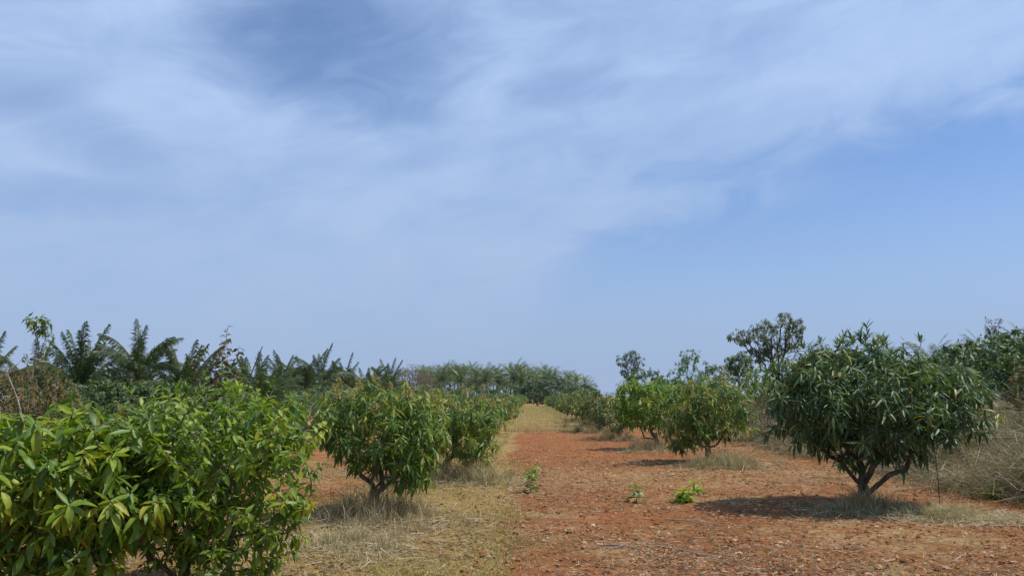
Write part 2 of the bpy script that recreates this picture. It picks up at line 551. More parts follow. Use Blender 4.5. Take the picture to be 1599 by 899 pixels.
class Skeleton:
    def __init__(self, rng, base_path, tips, n_limb=4, bf=0.35, wander=0.10, tip_r=0.004, power=2.3, limb_reach=0.45):
        self.P = [np.array(p, float) for p in base_path]
        self.par = [-1] + list(range(len(base_path) - 1))
        self.limb = [-1] * len(base_path)
        self.plen = [0.0]
        for i in range(1, len(self.P)):
            self.plen.append(self.plen[-1] + np.linalg.norm(self.P[i] - self.P[i - 1]))
        fork = len(self.P) - 1
        top = self.P[fork]
        ctr = tips.mean(axis=0)
        # main limbs head for well spread groups of tips
        cs = [tips[rng.integers(len(tips))]]
        for _ in range(n_limb - 1):
            d = np.min([np.linalg.norm((tips - c) * [1, 1, 0.6], axis=1) for c in cs], axis=0)
            cs.append(tips[np.argmax(d)])
        for li, c in enumerate(cs):
            goal = top + (ctr * 0.35 + c * 0.65 - top) * (limb_reach + 0.35)
            prev = fork
            if len(base_path) > 2 and rng.random() < 0.5 and li > 0:
                prev = fork - 1
            p0 = self.P[prev]
            span = np.linalg.norm(goal - p0)
            drift = np.zeros(3)
            for s in (0.18, 0.36, 0.54, 0.72, 0.88, 1.0):
                drift = drift * 0.6 + rng.normal(size=3) * wander * 0.55 * span
                p = p0 + (goal - p0) * s + drift * (1 - 0.4 * s) + np.array([0, 0, -0.10 * math.sin(s * math.pi) * span])
                p[2] = max(p[2], self.P[prev][2] * 0.9 + 0.05)
                prev = self.add(p, prev, li)
        order = np.argsort(np.linalg.norm(tips - top, axis=1))
        self.tips = []
        for i in order:
            tpt = tips[i]
            A = np.array(self.P[fork:])
            dist = np.linalg.norm(A - tpt, axis=1)
            cost = dist + bf * np.array(self.plen[fork:]) + np.where(A[:, 2] > tpt[2] + 0.3, 0.15, 0)
            if len(cs) > 0:
                cost[0] += 0.6
            j = fork + int(np.argmin(cost))
            d = tpt - self.P[j]
            L = np.linalg.norm(d)
            lm = self.limb[j]
            if lm < 0:
                lm = 0
            q = j
            ns = 2 if L > 0.25 else 1
            for s in range(1, ns + 1):
                f = s / (ns + 1)
                q = self.add(self.P[j] + d * f + rng.normal(size=3) * wander * L * 0.5, q, lm)
            q = self.add(tpt, q, lm)
            self.tips.append(q)
        n = len(self.P)
        self.kids = [[] for _ in range(n)]
        for i in range(1, n):
            self.kids[self.par[i]].append(i)
        self.r = np.zeros(n)
        for i in range(n - 1, -1, -1):
            if not self.kids[i]:
                self.r[i] = tip_r
            else:
                self.r[i] = (sum(self.r[c] ** power for c in self.kids[i])) ** (1 / power)

    def add(self, p, parent, limb):
        self.P.append(np.asarray(p, float))
        self.par.append(parent)
        self.limb.append(limb)
        self.plen.append(self.plen[parent] + np.linalg.norm(self.P[-1] - self.P[parent]))
        return len(self.P) - 1

    def scale_r(self, base_r):
        """stretch the thick end so the trunk foot has the wanted radius"""
        k = math.log(base_r / self.r.min()) / max(math.log(self.r.max() / self.r.min()), 1e-6)
        r0 = self.r.min()
        self.r = r0 * (self.r / r0) ** k

    def chunks(self, thick=0.0, sides=(7, 5, 3)):
        """dict limb -> chunks; tubes follow the thickest child"""
        out = {}
        stack = [(0, -1)]
        while stack:
            start, frm = stack.pop()
            chain = [start]
            cur = start
            while self.kids[cur]:
                ks = sorted(self.kids[cur], key=lambda c: -self.r[c])
                same = [c for c in ks if self.limb[c] == self.limb[start]]
                nxt = same[0] if same else None
                for c in ks:
                    if c != nxt:
                        stack.append((c, cur))
                if nxt is None:
                    break
                chain.append(nxt)
                cur = nxt
            pts = [self.P[i] for i in chain]
            rr = [self.r[i] for i in chain]
            if frm >= 0:
                pts = [self.P[frm]] + pts
                rr = [min(rr[0] * 1.05, self.r[frm])] + rr
            if len(pts) < 2 or max(rr) < thick:
                continue
            s = sides[0] if max(rr) > 0.02 else (sides[1] if max(rr) > 0.008 else sides[2])
            out.setdefault(self.limb[start], []).append(tube(pts, rr, s))
        return out


def whorls(rng, P, axis, n_leaf, L, droop=0.5, spread=(50, 105), along=0.10, jit=0.25):
    """leaves round each shoot tip: positions, directions, sizes, index of the shoot"""
    n = len(P)
    cnt = np.maximum(rng.poisson(n_leaf, n), 4)
    idx = np.repeat(np.arange(n), cnt)
    k = np.concatenate([np.arange(c) for c in cnt])
    fr = k / np.repeat(cnt, cnt)
    ax = unit(axis)[idx]
    t1 = unit(np.cross(ax, unit(np.array([0.3, 0.5, 0.81]))))
    t2 = np.cross(ax, t1)
    ph = k * 2.39996 + np.repeat(rng.random(n) * 6.28, cnt) + rng.normal(size=len(k)) * 0.25
    th = np.radians(spread[1] + (spread[0] - spread[1]) * fr + rng.normal(size=len(k)) * 12)
    d = ax * np.cos(th)[:, None] + (t1 * np.cos(ph)[:, None] + t2 * np.sin(ph)[:, None]) * np.sin(th)[:, None]
    d = d + np.array([0, 0, -1.0]) * droop * (0.6 + 0.8 * rng.random(len(k)))[:, None] + rng.normal(size=d.shape) * jit * 0.4
    pos = P[idx] + ax * ((fr - 0.8) * along)[:, None]
    size = L * (1.05 - 0.35 * fr) * np.clip(0.95 + 0.24 * rng.normal(size=len(k)), 0.4, 1.4)
    return pos, unit(d), size, idx


def front_leaves(pos, size, nrm, n, cell_px=7.0):
    """indices of the n leaves that show largest and unhidden from the photographer's spot"""
    v = pos - CAM
    P, Yw = rad(7.95), rad(1.5)
    x = v[:, 0] * math.cos(Yw) + v[:, 1] * math.sin(Yw)
    y = -v[:, 0] * math.sin(Yw) + v[:, 1] * math.cos(Yw)
    z = v[:, 2]
    dep = y * math.cos(P) + z * math.sin(P)
    h = -y * math.sin(P) + z * math.cos(P)
    f = 1208.0
    px, py = 799.5 + f * x / dep, 449.5 - f * h / dep
    ok = (px > 2) & (px < 1597) & (py > 0) & (py < 893)
    cell = (np.floor(px / cell_px) * 4096 + np.floor(py / cell_px)).astype(np.int64)
    order = np.argsort(dep)
    seen, keep = set(), []
    for i in order:
        if ok[i] and cell[i] not in seen:
            seen.add(cell[i])
            keep.append(i)
    keep = np.array(keep)
    area = size[keep] ** 2 / dep[keep] ** 2 * (0.25 + np.abs(np.sum(nrm[keep] * unit(v[keep]), axis=1)))
    return keep[np.argsort(-area)[:n]]


_leaf_cache = {}


def leaf_mesh(key, variants, k, tone_q, mat):
    kk = (key, k, tone_q, mat.name)
    if kk not in _leaf_cache:
        v, f = variants[k]
        _leaf_cache[kk] = make_mesh('leaf', [(v, f, (tone_q + 0.5) / 8.0)], mat)
    return _leaf_cache[kk]


def panicle_mesh(rng, h=0.22):
    ch = []
    for i in range(26):
        t = 0.15 + 0.85 * i / 26
        a = i * 2.4
        L = h * 0.42 * (1.1 - t)
        d = np.array([math.cos(a), math.sin(a), 0.55])
        p0 = np.array([0, 0, h * t])
        p1 = p0 + d * L
        s = np.array([-math.sin(a), math.cos(a), 0]) * 0.008
        ch.append((np.array([p0 - s * .5, p0 + s * .5, p1 + s * 1.4, p1 - s * 1.4]), np.array([(0, 1, 2, 3)]), rng.random()))
        for q in range(3):
            c = p0 + d * L * (0.5 + 0.25 * q) + rng.normal(size=3) * 0.008
            e = rng.normal(size=(3, 3)) * 0.011
            ch.append((c + e, np.array([(0, 1, 2)]), 0.3 + 0.7 * rng.random()))
    st = tube([(0, 0, -0.03), (0, 0, h * 0.5), (0, 0, h)], [0.005, 0.004, 0.002], 4, 0.2)
    ch.append(st)
    return make_mesh('flower_panicle', ch, M['panicle'], False)


_prng = np.random.default_rng(5)
PANICLES = [panicle_mesh(_prng, h) for h in (0.14, 0.18, 0.23)]


def gz(x, y):
    """height of the ground"""
    x = np.asarray(x, float)
    y = np.asarray(y, float)
    s = np.clip((x - 6.4) / 3.4, 0, 1)
    z = 0.75 * s * s * (3 - 2 * s) * np.clip((y - 3) / 6, 0, 1)
    q = np.clip((x - 2.2) / 3.0, 0, 1)
    z = z + 0.06 * q * q * (3 - 2 * q)
    z = z - 0.03 * np.exp(-((x + 0.05 - 0.06 * np.sin(y * 0.3)) / 0.22) ** 2) - 0.025 * np.exp(-((x - 1.75 - 0.06 * np.sin(y * 0.3)) / 0.24) ** 2)
    z = z + 0.022 * np.sin(x * 1.3 + 0.6 * np.sin(y * 0.7)) * np.sin(y * 0.9 + 0.4) + 0.012 * np.sin(x * 3.1 + y * 1.7) * np.sin(y * 2.3 - x)
    return z


def woody_plant(name, seed, loc, lobes, n_tips, leaf_mat, leaf=(0.17, 0.26), n_leaf=11, lod=1, trunk=None, base_r=0.06,
                n_limb=4, droop=0.5, tone=(0.15, 0.75), flush=0.08, singles=0, panicles=0, upright=0.0, mind=0.12, bark='bark',
                spread=(50, 105), shell=0.62, bf=0.35, limb_parts=True, wander=0.10, tip_r=0.004, along=0.10, sun_tone=0.0, wood_min=0.0, spikes=0, clump=0.55):
    """a tree or bush in local coordinates, foot at the origin"""
    rng = np.random.default_rng(seed)
    root = link(name, None, None, loc)
    root.empty_display_size = 0.2
    tips = crown_points(rng, lobes, n_tips, shell, mind, clump)
    if spikes:
        hi = tips[np.argsort(-tips[:, 2] + rng.random(len(tips)) * 0.5)[:spikes]]
        tips = np.concatenate([tips, hi + np.stack([rng.normal(size=spikes) * 0.05, rng.normal(size=spikes) * 0.05, 0.05 + 0.13 * rng.random(spikes)], axis=1)])
    ctr = np.mean([np.array(c) for c, _ in lobes], axis=0)
    if trunk is None:
        trunk = [(0, 0, -0.05), (0.01, 0.0, 0.15), (0.02, 0.01, 0.34)]
    sk = Skeleton(rng, trunk, tips, n_limb, bf, wander, tip_r)
    sk.scale_r(base_r)
    ch = sk.chunks(wood_min)
    if limb_parts:
        link('trunk', make_mesh('trunk', ch.pop(-1), M[bark]), root)
        for kx in sorted(ch):
            link('limb', make_mesh('limb', ch[kx], M[bark]), root)
    else:
        allc = [c for v in ch.values() for c in v]
        link('trunk', make_mesh('trunk', allc, M[bark]), root)
    # leaves
    tp = np.array([sk.P[i] for i in sk.tips])
    pr = np.array([sk.P[sk.par[i]] for i in sk.tips])
    out = unit(tp - (ctr + np.array([0, 0, -0.35])))
    axis = unit(unit(tp - pr) * 0.6 + out * 0.7 + UP * (0.35 + upright))
    pos, d, size, idx = whorls(rng, tp, axis, n_leaf, leaf[0], droop, spread, along)
    if spikes:
        order = np.argsort(-tp[:, 2])[:spikes]
        sp_ = np.isin(idx, order)
        d[sp_] = unit(d[sp_] * 0.55 + UP * 0.75)
        size[sp_] *= 0.75
    shoot_tone = tone[0] + (tone[1] - tone[0]) * rng.random(len(tp))
    fl = rng.random(len(tp)) < flush
    shoot_tone[fl] = 0.80 + 0.2 * rng.random(fl.sum())
    tn = np.clip(shoot_tone[idx] + rng.normal(size=len(idx)) * 0.14, 0.02, 0.99)
    V = leaf_variants(leaf[1], lod) if lod < 2 else [leaf_shape(leaf[1], c, 0, 0, 2) for c in (0.1, 0.35, 0.6)]
    which = rng.integers(0, len(V), len(pos))
    rot = frames(d, rng.normal(size=len(pos)) * 0.45)
    m = M[leaf_mat]
    rest = np.ones(len(pos), bool)
    if singles:
        wpos = pos + np.array(loc) + d * size[:, None] * 0.5
        pick = front_leaves(wpos, size, rot[:, :, 2], singles)
        rest[pick] = False
        for i in pick:
            o = link('leaf', leaf_mesh((name, leaf[1]), V, int(which[i]), int(min(tn[i], .99) * 8), m), root)
            mt = np.eye(4)
            mt[:3, :3] = rot[i] * size[i]
            mt[:3, 3] = pos[i]
            o.matrix_local = Matrix(mt.tolist())
    fo = link('foliage' if singles else 'crown', make_mesh('foliage', scatter(V, which[rest], pos[rest], rot[rest], size[rest], tn[rest]), m), root)
    fo['kind'] = 'stuff'
    if panicles:
        sc = tp[:, 2] * 0.8 - tp[:, 1] * 0.35 + rng.normal(size=len(tp)) * 0.35
        for i in np.argsort(-sc)[:panicles]:
            o = link('flower_panicle', PANICLES[int(rng.integers(3))], root)
            ax = Vector(unit(axis[i] + UP * 0.6).tolist())
            o.matrix_local = Matrix.Translation(Vector(tp[i].tolist())) @ ax.to_track_quat('Z', 'Y').to_matrix().to_4x4()
    return root


# ------------------------------------------------------------------ ground


def build_ground():
    ys = np.concatenate([np.linspace(-40, 4, 12)[:-1], 4.0 * (1200 / 4.0) ** np.linspace(0, 1, 330) ** 1.0])
    u = np.linspace(-1, 1, 360)
    xs = np.sinh(u * 6.2) / np.sinh(6.2) * 1200
    X, Y = np.meshgrid(xs, ys)
    Z = gz(X, Y)
    rng = np.random.default_rng(3)
    near = (Y > 5) & (Y < 30) & (np.abs(X) < 12)
    Z = Z + np.where(near, rng.normal(size=Z.shape) * 0.006, 0)
    nx, ny = len(xs), len(ys)
    V = np.stack([X, Y, Z], axis=2).reshape(-1, 3)
    i = np.arange(nx - 1)[None, :] + np.arange(ny - 1)[:, None] * nx
    F = np.stack([i, i + 1, i + 1 + nx, i + nx], axis=2).reshape(-1, 4)
    o = link('ground', make_mesh('ground', [(V, F, 0.5)], M['ground']))
    o['kind'] = 'structure'
    o['label'] = 'red earth lane and orchard floor with dead grass'
    return o


ground = build_ground()

# ------------------------------------------------------------------ mango trees of the two rows

RIGHT_ROW = 'mango trees of the right-hand row'
LEFT_ROW = 'mango trees of the left-hand row'


def at_ground(x, y, dz=0.0):
    return (x, y, float(gz(x, y)) + dz)


# the big dark tree on the right
A = woody_plant('mango_tree', 11, at_ground(4.72, 11.45),
                [((0.10, 0.0, 1.56), (1.15, 1.2, 0.78)), ((-0.68, 0.0, 1.50), (0.72, 0.9, 0.68)), ((1.08, 0.0, 1.46), (0.76, 0.85, 0.60)),
                 ((0.2, -0.7, 1.25), (0.80, 0.55, 0.50)), ((-0.15, 0.1, 1.92), (0.85, 0.8, 0.44)), ((0.10, -0.25, 0.86), (0.62, 0.5, 0.38))],
                800, 'mango_dark', (0.205, 0.165), 13, 0, [(0.02, 0, -0.08), (-0.02, 0, 0.12), (0.02, 0.02, 0.30)], 0.09, 7,
                droop=0.46, tone=(0.15, 0.66), flush=0.07, singles=300, panicles=0, upright=0.1, mind=0.115, spikes=26, wander=0.11)
tag(A, 'large dark green mango tree with rounded crown, nearest in the right row', 'tree', RIGHT_ROW)

B = woody_plant('mango_tree', 12, at_ground(4.15, 18.9),
                [((-0.55, -0.1, 1.15), (0.78, 0.8, 0.80)), ((0.25, 0.0, 1.25), (0.95, 0.9, 0.72)), ((-0.65, -0.3, 0.65), (0.5, 0.5, 0.45))],
                400, 'mango_mid', (0.205, 0.20), 13, 1, None, 0.06, 5, droop=0.6, tone=(0.05, 0.75), flush=0.22, panicles=26)
tag(B, 'mango tree with yellow flower sprays behind the big dark tree', 'tree', RIGHT_ROW)

C = woody_plant('mango_tree', 13, at_ground(3.70, 23.9),
                [((-0.2, 0, 1.45), (1.05, 0.9, 0.65)), ((-0.55, -0.4, 0.98), (0.6, 0.5, 0.35))],
                300, 'mango_bright', (0.22, 0.22), 12, 1, [(0.15, 0, -0.08), (0.05, 0, 0.25), (-0.12, 0.0, 0.5)], 0.065, 4, droop=0.5, tone=(0.0, 0.6), flush=0.1)
tag(C, 'mango tree with bright yellow-green leaves and a leaning bare trunk', 'tree', RIGHT_ROW)

# left side, nearest first
L0 = woody_plant('mango_tree', 21, at_ground(-3.72, 6.15),
                 [((0.0, 0.0, 1.08), (0.86, 0.72, 0.46)), ((-0.45, -0.2, 0.98), (0.6, 0.5, 0.42)), ((0.5, -0.25, 0.95), (0.55, 0.45, 0.42)), ((-0.5, -0.4, 0.62), (0.4, 0.25, 0.3)), ((0.25, -0.3, 0.52), (0.5, 0.35, 0.32)), ((-0.3, 0.0, 0.45), (0.5, 0.4, 0.25))],
                 410, 'mango_fresh', (0.185, 0.27), 10, 0, [(0.05, 0, -0.06), (0.04, 0.0, 0.10), (0.02, 0, 0.2)], 0.05, 6,
                 droop=0.62, tone=(0.2, 0.92), flush=0.06, singles=300, mind=0.12, wander=0.16)
tag(L0, 'broad-leaved bright green mango bush at the bottom left corner', 'tree', LEFT_ROW)

L1 = woody_plant('mango_tree', 22, at_ground(-2.75, 6.55),
                 [((0.0, 0.0, 1.18), (0.88, 0.75, 0.48)), ((0.45, -0.2, 0.90), (0.55, 0.5, 0.55)), ((-0.45, -0.1, 1.1), (0.5, 0.5, 0.45)), ((0.42, -0.3, 0.45), (0.42, 0.35, 0.35)), ((-0.35, -0.4, 0.92), (0.5, 0.3, 0.35)), ((-0.1, 0.0, 0.58), (0.6, 0.5, 0.34))],
                 640, 'mango_fresh', (0.115, 0.34), 9, 0, [(-0.15, 0, -0.06), (-0.12, 0.0, 0.10), (-0.10, 0, 0.2)], 0.05, 7,
                 droop=0.35, tone=(0.12, 0.74), flush=0.05, singles=300, mind=0.10, spread=(40, 110), panicles=0, spikes=14, wander=0.16)
tag(L1, 'dense small-leaved green mango bush beside the broad-leaved one', 'tree', LEFT_ROW)

L2 = woody_plant('mango_tree', 23, at_ground(-2.15, 10.75),
                 [((0.05, 0.0, 1.26), (0.82, 0.85, 0.54)), ((-0.30, 0, 1.25), (0.52, 0.7, 0.48)), ((0.55, -0.1, 1.10), (0.48, 0.7, 0.52)), ((0.55, -0.3, 0.66), (0.30, 0.35, 0.32)), ((-0.1, 0.2, 0.8), (0.45, 0.3, 0.25))],
                 350, 'mango_mid', (0.20, 0.175), 12, 0, [(0.02, 0, -0.06), (0.0, 0.0, 0.16), (0.0, 0, 0.32)], 0.065, 5,
                 droop=0.75, tone=(0.3, 0.80), flush=0.06, singles=300, panicles=16, mind=0.13)
tag(L2, 'mango tree with forked bare trunk and pale flower sprays, left of the lane', 'tree', LEFT_ROW)

L3 = woody_plant('mango_tree', 24, at_ground(-1.75, 15.6),
                 [((0.0, 0.0, 1.12), (1.05, 1.0, 0.60)), ((0.55, -0.2, 0.85), (0.6, 0.7, 0.55))],
                 320, 'mango_mid', (0.20, 0.19), 12, 1, None, 0.065, 5, droop=0.75, tone=(0.2, 0.82), flush=0.22, panicles=30)
tag(L3, 'mango tree covered in yellowish flower sprays, third along the left edge of the lane', 'tree', LEFT_ROW)

# prototypes for the trees farther down the rows
protos = []
for s, m in ((31, 'mango_row'), (32, 'mango_mid'), (33, 'mango_row'), (34, 'mango_dark')):
    r = woody_plant('mango_tree', s, (0, 0, 0),
                    [((0.0, 0.0, 1.2), (1.25, 1.25, 0.72)), ((0.5, -0.3, 0.9), (0.8, 0.7, 0.55)), ((-0.5, 0.2, 1.0), (0.75, 0.8, 0.55))],
                    210, m, (0.23, 0.24), 11, 2, None, 0.07, 4, droop=0.6, tone=(0.1, 0.72), flush=0.22, limb_parts=False, sun_tone=0, wood_min=0.006)
    protos.append(r)
used = [False] * len(protos)


def place(protolist, usedlist, k, loc, rotz, scale, label, cat, group):
    r = protolist[k]
    if usedlist[k]:
        r = copy_tree(r)
    usedlist[k] = True
    r.location = loc
    r.rotation_euler = (0, 0, rotz)
    r.scale = scale if isinstance(scale, tuple) else (scale,) * 3
    return tag(r, label, cat, group)


rng = np.random.default_rng(77)
right = [(3.25, 29.6, 3, 0.86, 'dark green mango tree fourth in the right row, its trunk hidden in grass'),
         (3.05, 35.5, 0, 1.0, 'olive mango tree fifth in the right row with dry grass at its foot'),
         (2.95, 41.5, 2, 0.98, 'olive mango tree sixth in the right row'),
         (3.0, 48.0, 0, 1.02, 'small-looking mango tree seventh in the right row')]
yy = 54.5
while yy < 150:
    right.append((2.95 + rng.normal() * 0.15, yy, int(rng.integers(4)), 0.78 + 0.32 * rng.random(), 'far mango tree merging into the distant end of the right row'))
    yy += 6.3
for x, y, k, s, lab in right:
    place(protos, used, k, at_ground(x, y), rng.random() * 6.28, s, lab, 'tree', RIGHT_ROW)
left = [(-1.95, 21.5, 1, 0.90, 'green mango tree fourth along the left edge of the lane'),
        (-1.95, 27.5, 3, 0.88, 'dark mango tree fifth along the left edge of the lane'),
        (-2.0, 34.0, 0, 0.90, 'olive mango tree sixth along the left edge of the lane')]
yy = 40.5
while yy < 150:
    left.append((-2.3 + rng.normal() * 0.15, yy, int(rng.integers(4)), 0.76 + 0.30 * rng.random(), 'far mango tree merging into the distant end of the left row'))
    yy += 6.3
for x, y, k, s, lab in left:
    place(protos, used, k, at_ground(x, y), rng.random() * 6.28, s, lab, 'tree', LEFT_ROW)
# the next row to the left, seen over the first
second = [(-4.6, 11.6, 1, 0.92, 'yellow-green mango tree behind the small-leaved bush, under the tall weeds'),
          (-7.4, 15.0, 2, 0.82, 'fine-leaved mango crown showing over the broad-leaved bush')]
for y in (21.0, 27.0, 33.0, 39.5, 46.0, 53.0, 60.0, 68.0):
    second.append((-8.0 + rng.normal() * 0.3, y, int(rng.integers(4)), 0.95 + 0.12 * rng.random(), 'mango crown of the second row showing above the left-hand row'))
for x, y, k, s, lab in second:
    place(protos, used, k, at_ground(x, y), rng.random() * 6.28, s, lab, 'tree', 'mango trees of the second row on the left')
# and to the right, behind the grassy bank
for x, y, k, s, lab in [(9.4, 31.0, 1, 1.05, 'yellow-tipped mango tree on the grassy bank beside the big dark tree'),
                        (8.6, 38.0, 0, 1.05, 'mango tree on the grassy bank behind the flowering one'),
                        (8.3, 47.0, 3, 1.15, 'dark round mango tree behind the right row, under the slender tree')]:
    place(protos, used, k, at_ground(x, y), rng.random() * 6.28, s, lab, 'tree', 'mango trees beyond the right row')

# ------------------------------------------------------------------ coconut palms


def frond_mesh(rng, L, e0, bend, pairs=58, mat='palm', tone=0.4, hang=0.5):
    n = 9
    pts = [np.zeros(3)]
    tans = []
    for i in range(n):
        e = math.radians(e0 - bend * ((i + 0.5) / n) ** 1.3)
        tg = np.array([math.cos(e), 0, math.sin(e)])
        tans.append(tg)
        pts.append(pts[-1] + tg * L / n)
    pts = np.array(pts)
    ch = [tube(pts, np.linspace(0.035, 0.006, n + 1) * L / 3.2, 4, min(tone + 0.35, 0.85))]
    V, F, T = [], [], []
    for s in (-1, 1):
        for k in range(pairs):
            t = 0.14 + 0.86 * (k + rng.random() * 0.5) / pairs
            q = min(t * n, n - 1e-3)
            i = int(q)
            p = pts[i] + (pts[i + 1] - pts[i]) * (q - i)
            tg = tans[i]
            nr = np.array([-tg[2], 0, tg[0]])
            ll = L * 0.235 * (1.0 if e0 < 60 else 1.0 - 0.008 * (e0 - 60)) * (math.sin(math.pi * min(1, 0.25 + 0.72 * t)) ** 0.7 + 0.10) * (0.8 + 0.4 * rng.random())
            d = unit(tg * (1.25 + 0.5 * t) + np.array([0, s, 0]) * 0.62 + np.array([0, 0, -1.0]) * 0.75 * abs(tg[0]) * (0.4 + 0.9 * rng.random()) + rng.normal(size=3) * 0.10)
            p1 = p + d * ll * 0.5
            p2 = p1 + unit(d + np.array([0, 0, -hang * (1.4 + 1.6 * rng.random())])) * ll * 0.55
            w = tg * 0.019 * L / 3.2
            b = len(V)
            V += [p - w, p + w, p1 + w * 1.4, p1 - w * 1.4, p2]
            F += [(b, b + 1, b + 2), (b, b + 2, b + 3), (b + 3, b + 2, b + 4)]
            T += [np.clip(tone + rng.normal() * 0.12, 0, 1)] * 5
    ch.append((np.array(V), np.array(F), np.array(T)))
    return make_mesh('frond', ch, M[mat], False)


prng = np.random.default_rng(9)
FR = []                         # (elevation class, mesh)
for e0, bend in ((84, 24), (77, 40), (69, 58), (59, 78), (46, 92), (30, 94), (12, 84), (-10, 64)):
    for v in range(2):
        FR.append((e0, frond_mesh(prng, 3.6 * (0.9 + 0.2 * prng.random()), e0 + prng.normal() * 3, bend * (0.85 + 0.3 * prng.random()), tone=0.30 + 0.2 * prng.random() + (0.12 if e0 < 30 else 0))))
FR_DRY = [frond_mesh(prng, 3.0, -18, 55, 22, 'palm_dry', 0.5, 0.6), frond_mesh(prng, 2.8, 10, 80, 22, 'palm_dry', 0.7, 0.5)]


def coconut(seed, loc, crown_z, size, label, group, n=20, upright=0.5, dry=1, lean=(0, 0)):
    rg = np.random.default_rng(seed)
    root = link('coconut_palm', None, None, loc)
    top = np.array([lean[0], lean[1], crown_z])
    path = [np.array([0, 0, -0.1]), top * 0.35 + np.array([0, 0, 0.0]), top * 0.7, top]
    link('trunk', make_mesh('trunk', [tube(path, [0.22, 0.16, 0.14, 0.15], 8)], M['bark']), root)
    for i in range(n):
        t = (i + 0.5) / n
        cls = t ** (1.0 + upright) * 7.4
        k = int(np.clip(round(cls + rg.normal() * 0.5), 0, 7))
        o = link('frond', FR[k * 2 + int(rg.integers(2))][1], root)
        o.location = top.tolist()
        o.rotation_euler = (rg.normal() * 0.10, rg.normal() * 0.06, i * 2.39996 + rg.normal() * 0.2)
        o.scale = (size * (0.9 + 0.2 * rg.random()),) * 3
    for i in range(dry):
        o = link('frond', FR_DRY[i % 2], root)
        o['label'] = 'dry yellow drooping frond'
        o.location = (top - [0, 0, 0.1]).tolist()
        o.rotation_euler = (0, 0, rg.random() * 6.28 if i else 0.1)
        o.scale = (size,) * 3
    return tag(root, label, 'palm', group)


PG = 'coconut palms behind the left of the orchard'
coconut(1, (-31.3, 44, 0), 1.7, 1.0, 'coconut palm cut off by the left edge of the picture', PG, 18, 0.3)
coconut(2, (-29.6, 46, 0), 1.3, 0.95, 'pale coconut palm just right of the leftmost one, below the slender sapling', PG, 18, 0.3)
coconut(3, (-26.2, 44.5, 0), 1.55, 1.05, 'coconut palm with stiff upright fronds, between the pale palm and the spreading one', PG, 28, 0.6, 2)
coconut(4, (-22.9, 44.5, 0), 2.6, 0.88, 'tallest spreading coconut palm with arching fronds and an open crown, on the left', PG, 24, 0.0, 2)
coconut(5, (-20.3, 45, 0), 1.05, 1.0, 'upright narrow coconut palm left of the tall reddish weed', PG, 24, 0.8, 1)
coconut(6, (-16.2, 46, 0), 0.9, 0.85, 'coconut palm half hidden behind the twiggy shrub', PG, 22, 0.6, 1)
coconut(7, (-24.7, 49, 0), 0.6, 1.0, 'low coconut palm filling the gap beneath its taller neighbours', PG, 26, 0.3, 2)
coconut(8, (-19.0, 52, 0), 0.7, 1.0, 'low coconut palm with yellowing fronds beside the upright narrow one', PG, 26, 0.3, 2)
coconut(9, (-28.0, 50, 0), 0.6, 1.0, 'low coconut palm between the pale palm and the upright one', PG, 26, 0.3, 2)
coconut(10, (-21.8, 50, 0), 0.4, 1.0, 'low coconut palm right below the spreading one', PG, 26, 0.3, 1)
for i, (x, y, z, s, lab) in enumerate([(-24.3, 75, 2.2, 1.0, 'coconut palm leftmost of the group above the flowering mango'),
                                       (-22.6, 77, 1.9, 1.1, 'dense coconut palm second in the group above the flowering mango'),
                                       (-21.6, 79, 2.6, 1.12, 'tallest coconut palm of the group above the flowering mango'),
                                       (-20.2, 84, 2.2, 1.0, 'coconut palm with spread fronds right of the tallest of its group'),
                                       (-18.3, 86, 2.0, 1.0, 'coconut palm in the middle of the left skyline'),
                                       (-16.9, 88, 1.4, 1.0, 'low coconut palm in the middle of the left skyline, beside a taller one'),
                                       (-16.9, 92, 2.2, 1.05, 'coconut palm touching the bare grey tree on its left')]):
    coconut(20 + i, (x, y, 0), z, s, lab, 'coconut palms in the middle distance', 24, 0.0, 1)

# far line of palms: four crowns shared by all


def far_palm(seed, name, h, fl, n, mat, upright):
    rg = np.random.default_rng(seed)
    root = link(name, None)
    link('trunk', make_mesh('trunk', [tube([(0, 0, -0.2), (0.1, 0, h * 0.5), (0, 0, h)], [0.18, 0.13, 0.12], 6)], M['bark']), root)
    V, F, T = [], [], []
    for i in range(n):
        t = (i + 0.5) / n
        e0 = 84 - 100 * t ** (1 + upright)
        a = i * 2.4 + rg.normal() * 0.3
        R = np.array([[math.cos(a), -math.sin(a), 0], [math.sin(a), math.cos(a), 0], [0, 0, 1]])
        pts = [np.zeros(3)]
        L = fl * (0.85 + 0.3 * rg.random())
        tn = np.clip(0.35 + rg.normal() * 0.15 + (0.3 if rg.random() < 0.12 else 0), 0, 1)
        for k in range(6):
            e = math.radians(e0 - (35 + 40 * t) * (k / 6) ** 1.2)
            pts.append(pts[-1] + np.array([math.cos(e), 0, math.sin(e)]) * L / 6)
        for k in range(1, 7):
            for s in (-1, 1):
                for q in range(2):
                    p = pts[k - 1] + (pts[k] - pts[k - 1]) * (q * 0.5 + 0.25)
                    tg = unit(pts[k] - pts[k - 1])
                    ll = L * 0.26 * (1.15 - 0.1 * abs(k - 3))
                    d = unit(tg * 1.0 + np.array([0, s * 0.6, -0.6 * abs(tg[0])]))
                    w = tg * 0.065 * L / 3
                    b = len(V)
                    V += [R @ (p - w), R @ (p + w), R @ (p + d * ll)]
                    F.append((b, b + 1, b + 2))
                    T += [tn] * 3
    V = np.array(V) + np.array([0, 0, h])
    link('crown', make_mesh('crown', [(V, np.array(F), np.array(T))], M[mat], False), root)
    return root


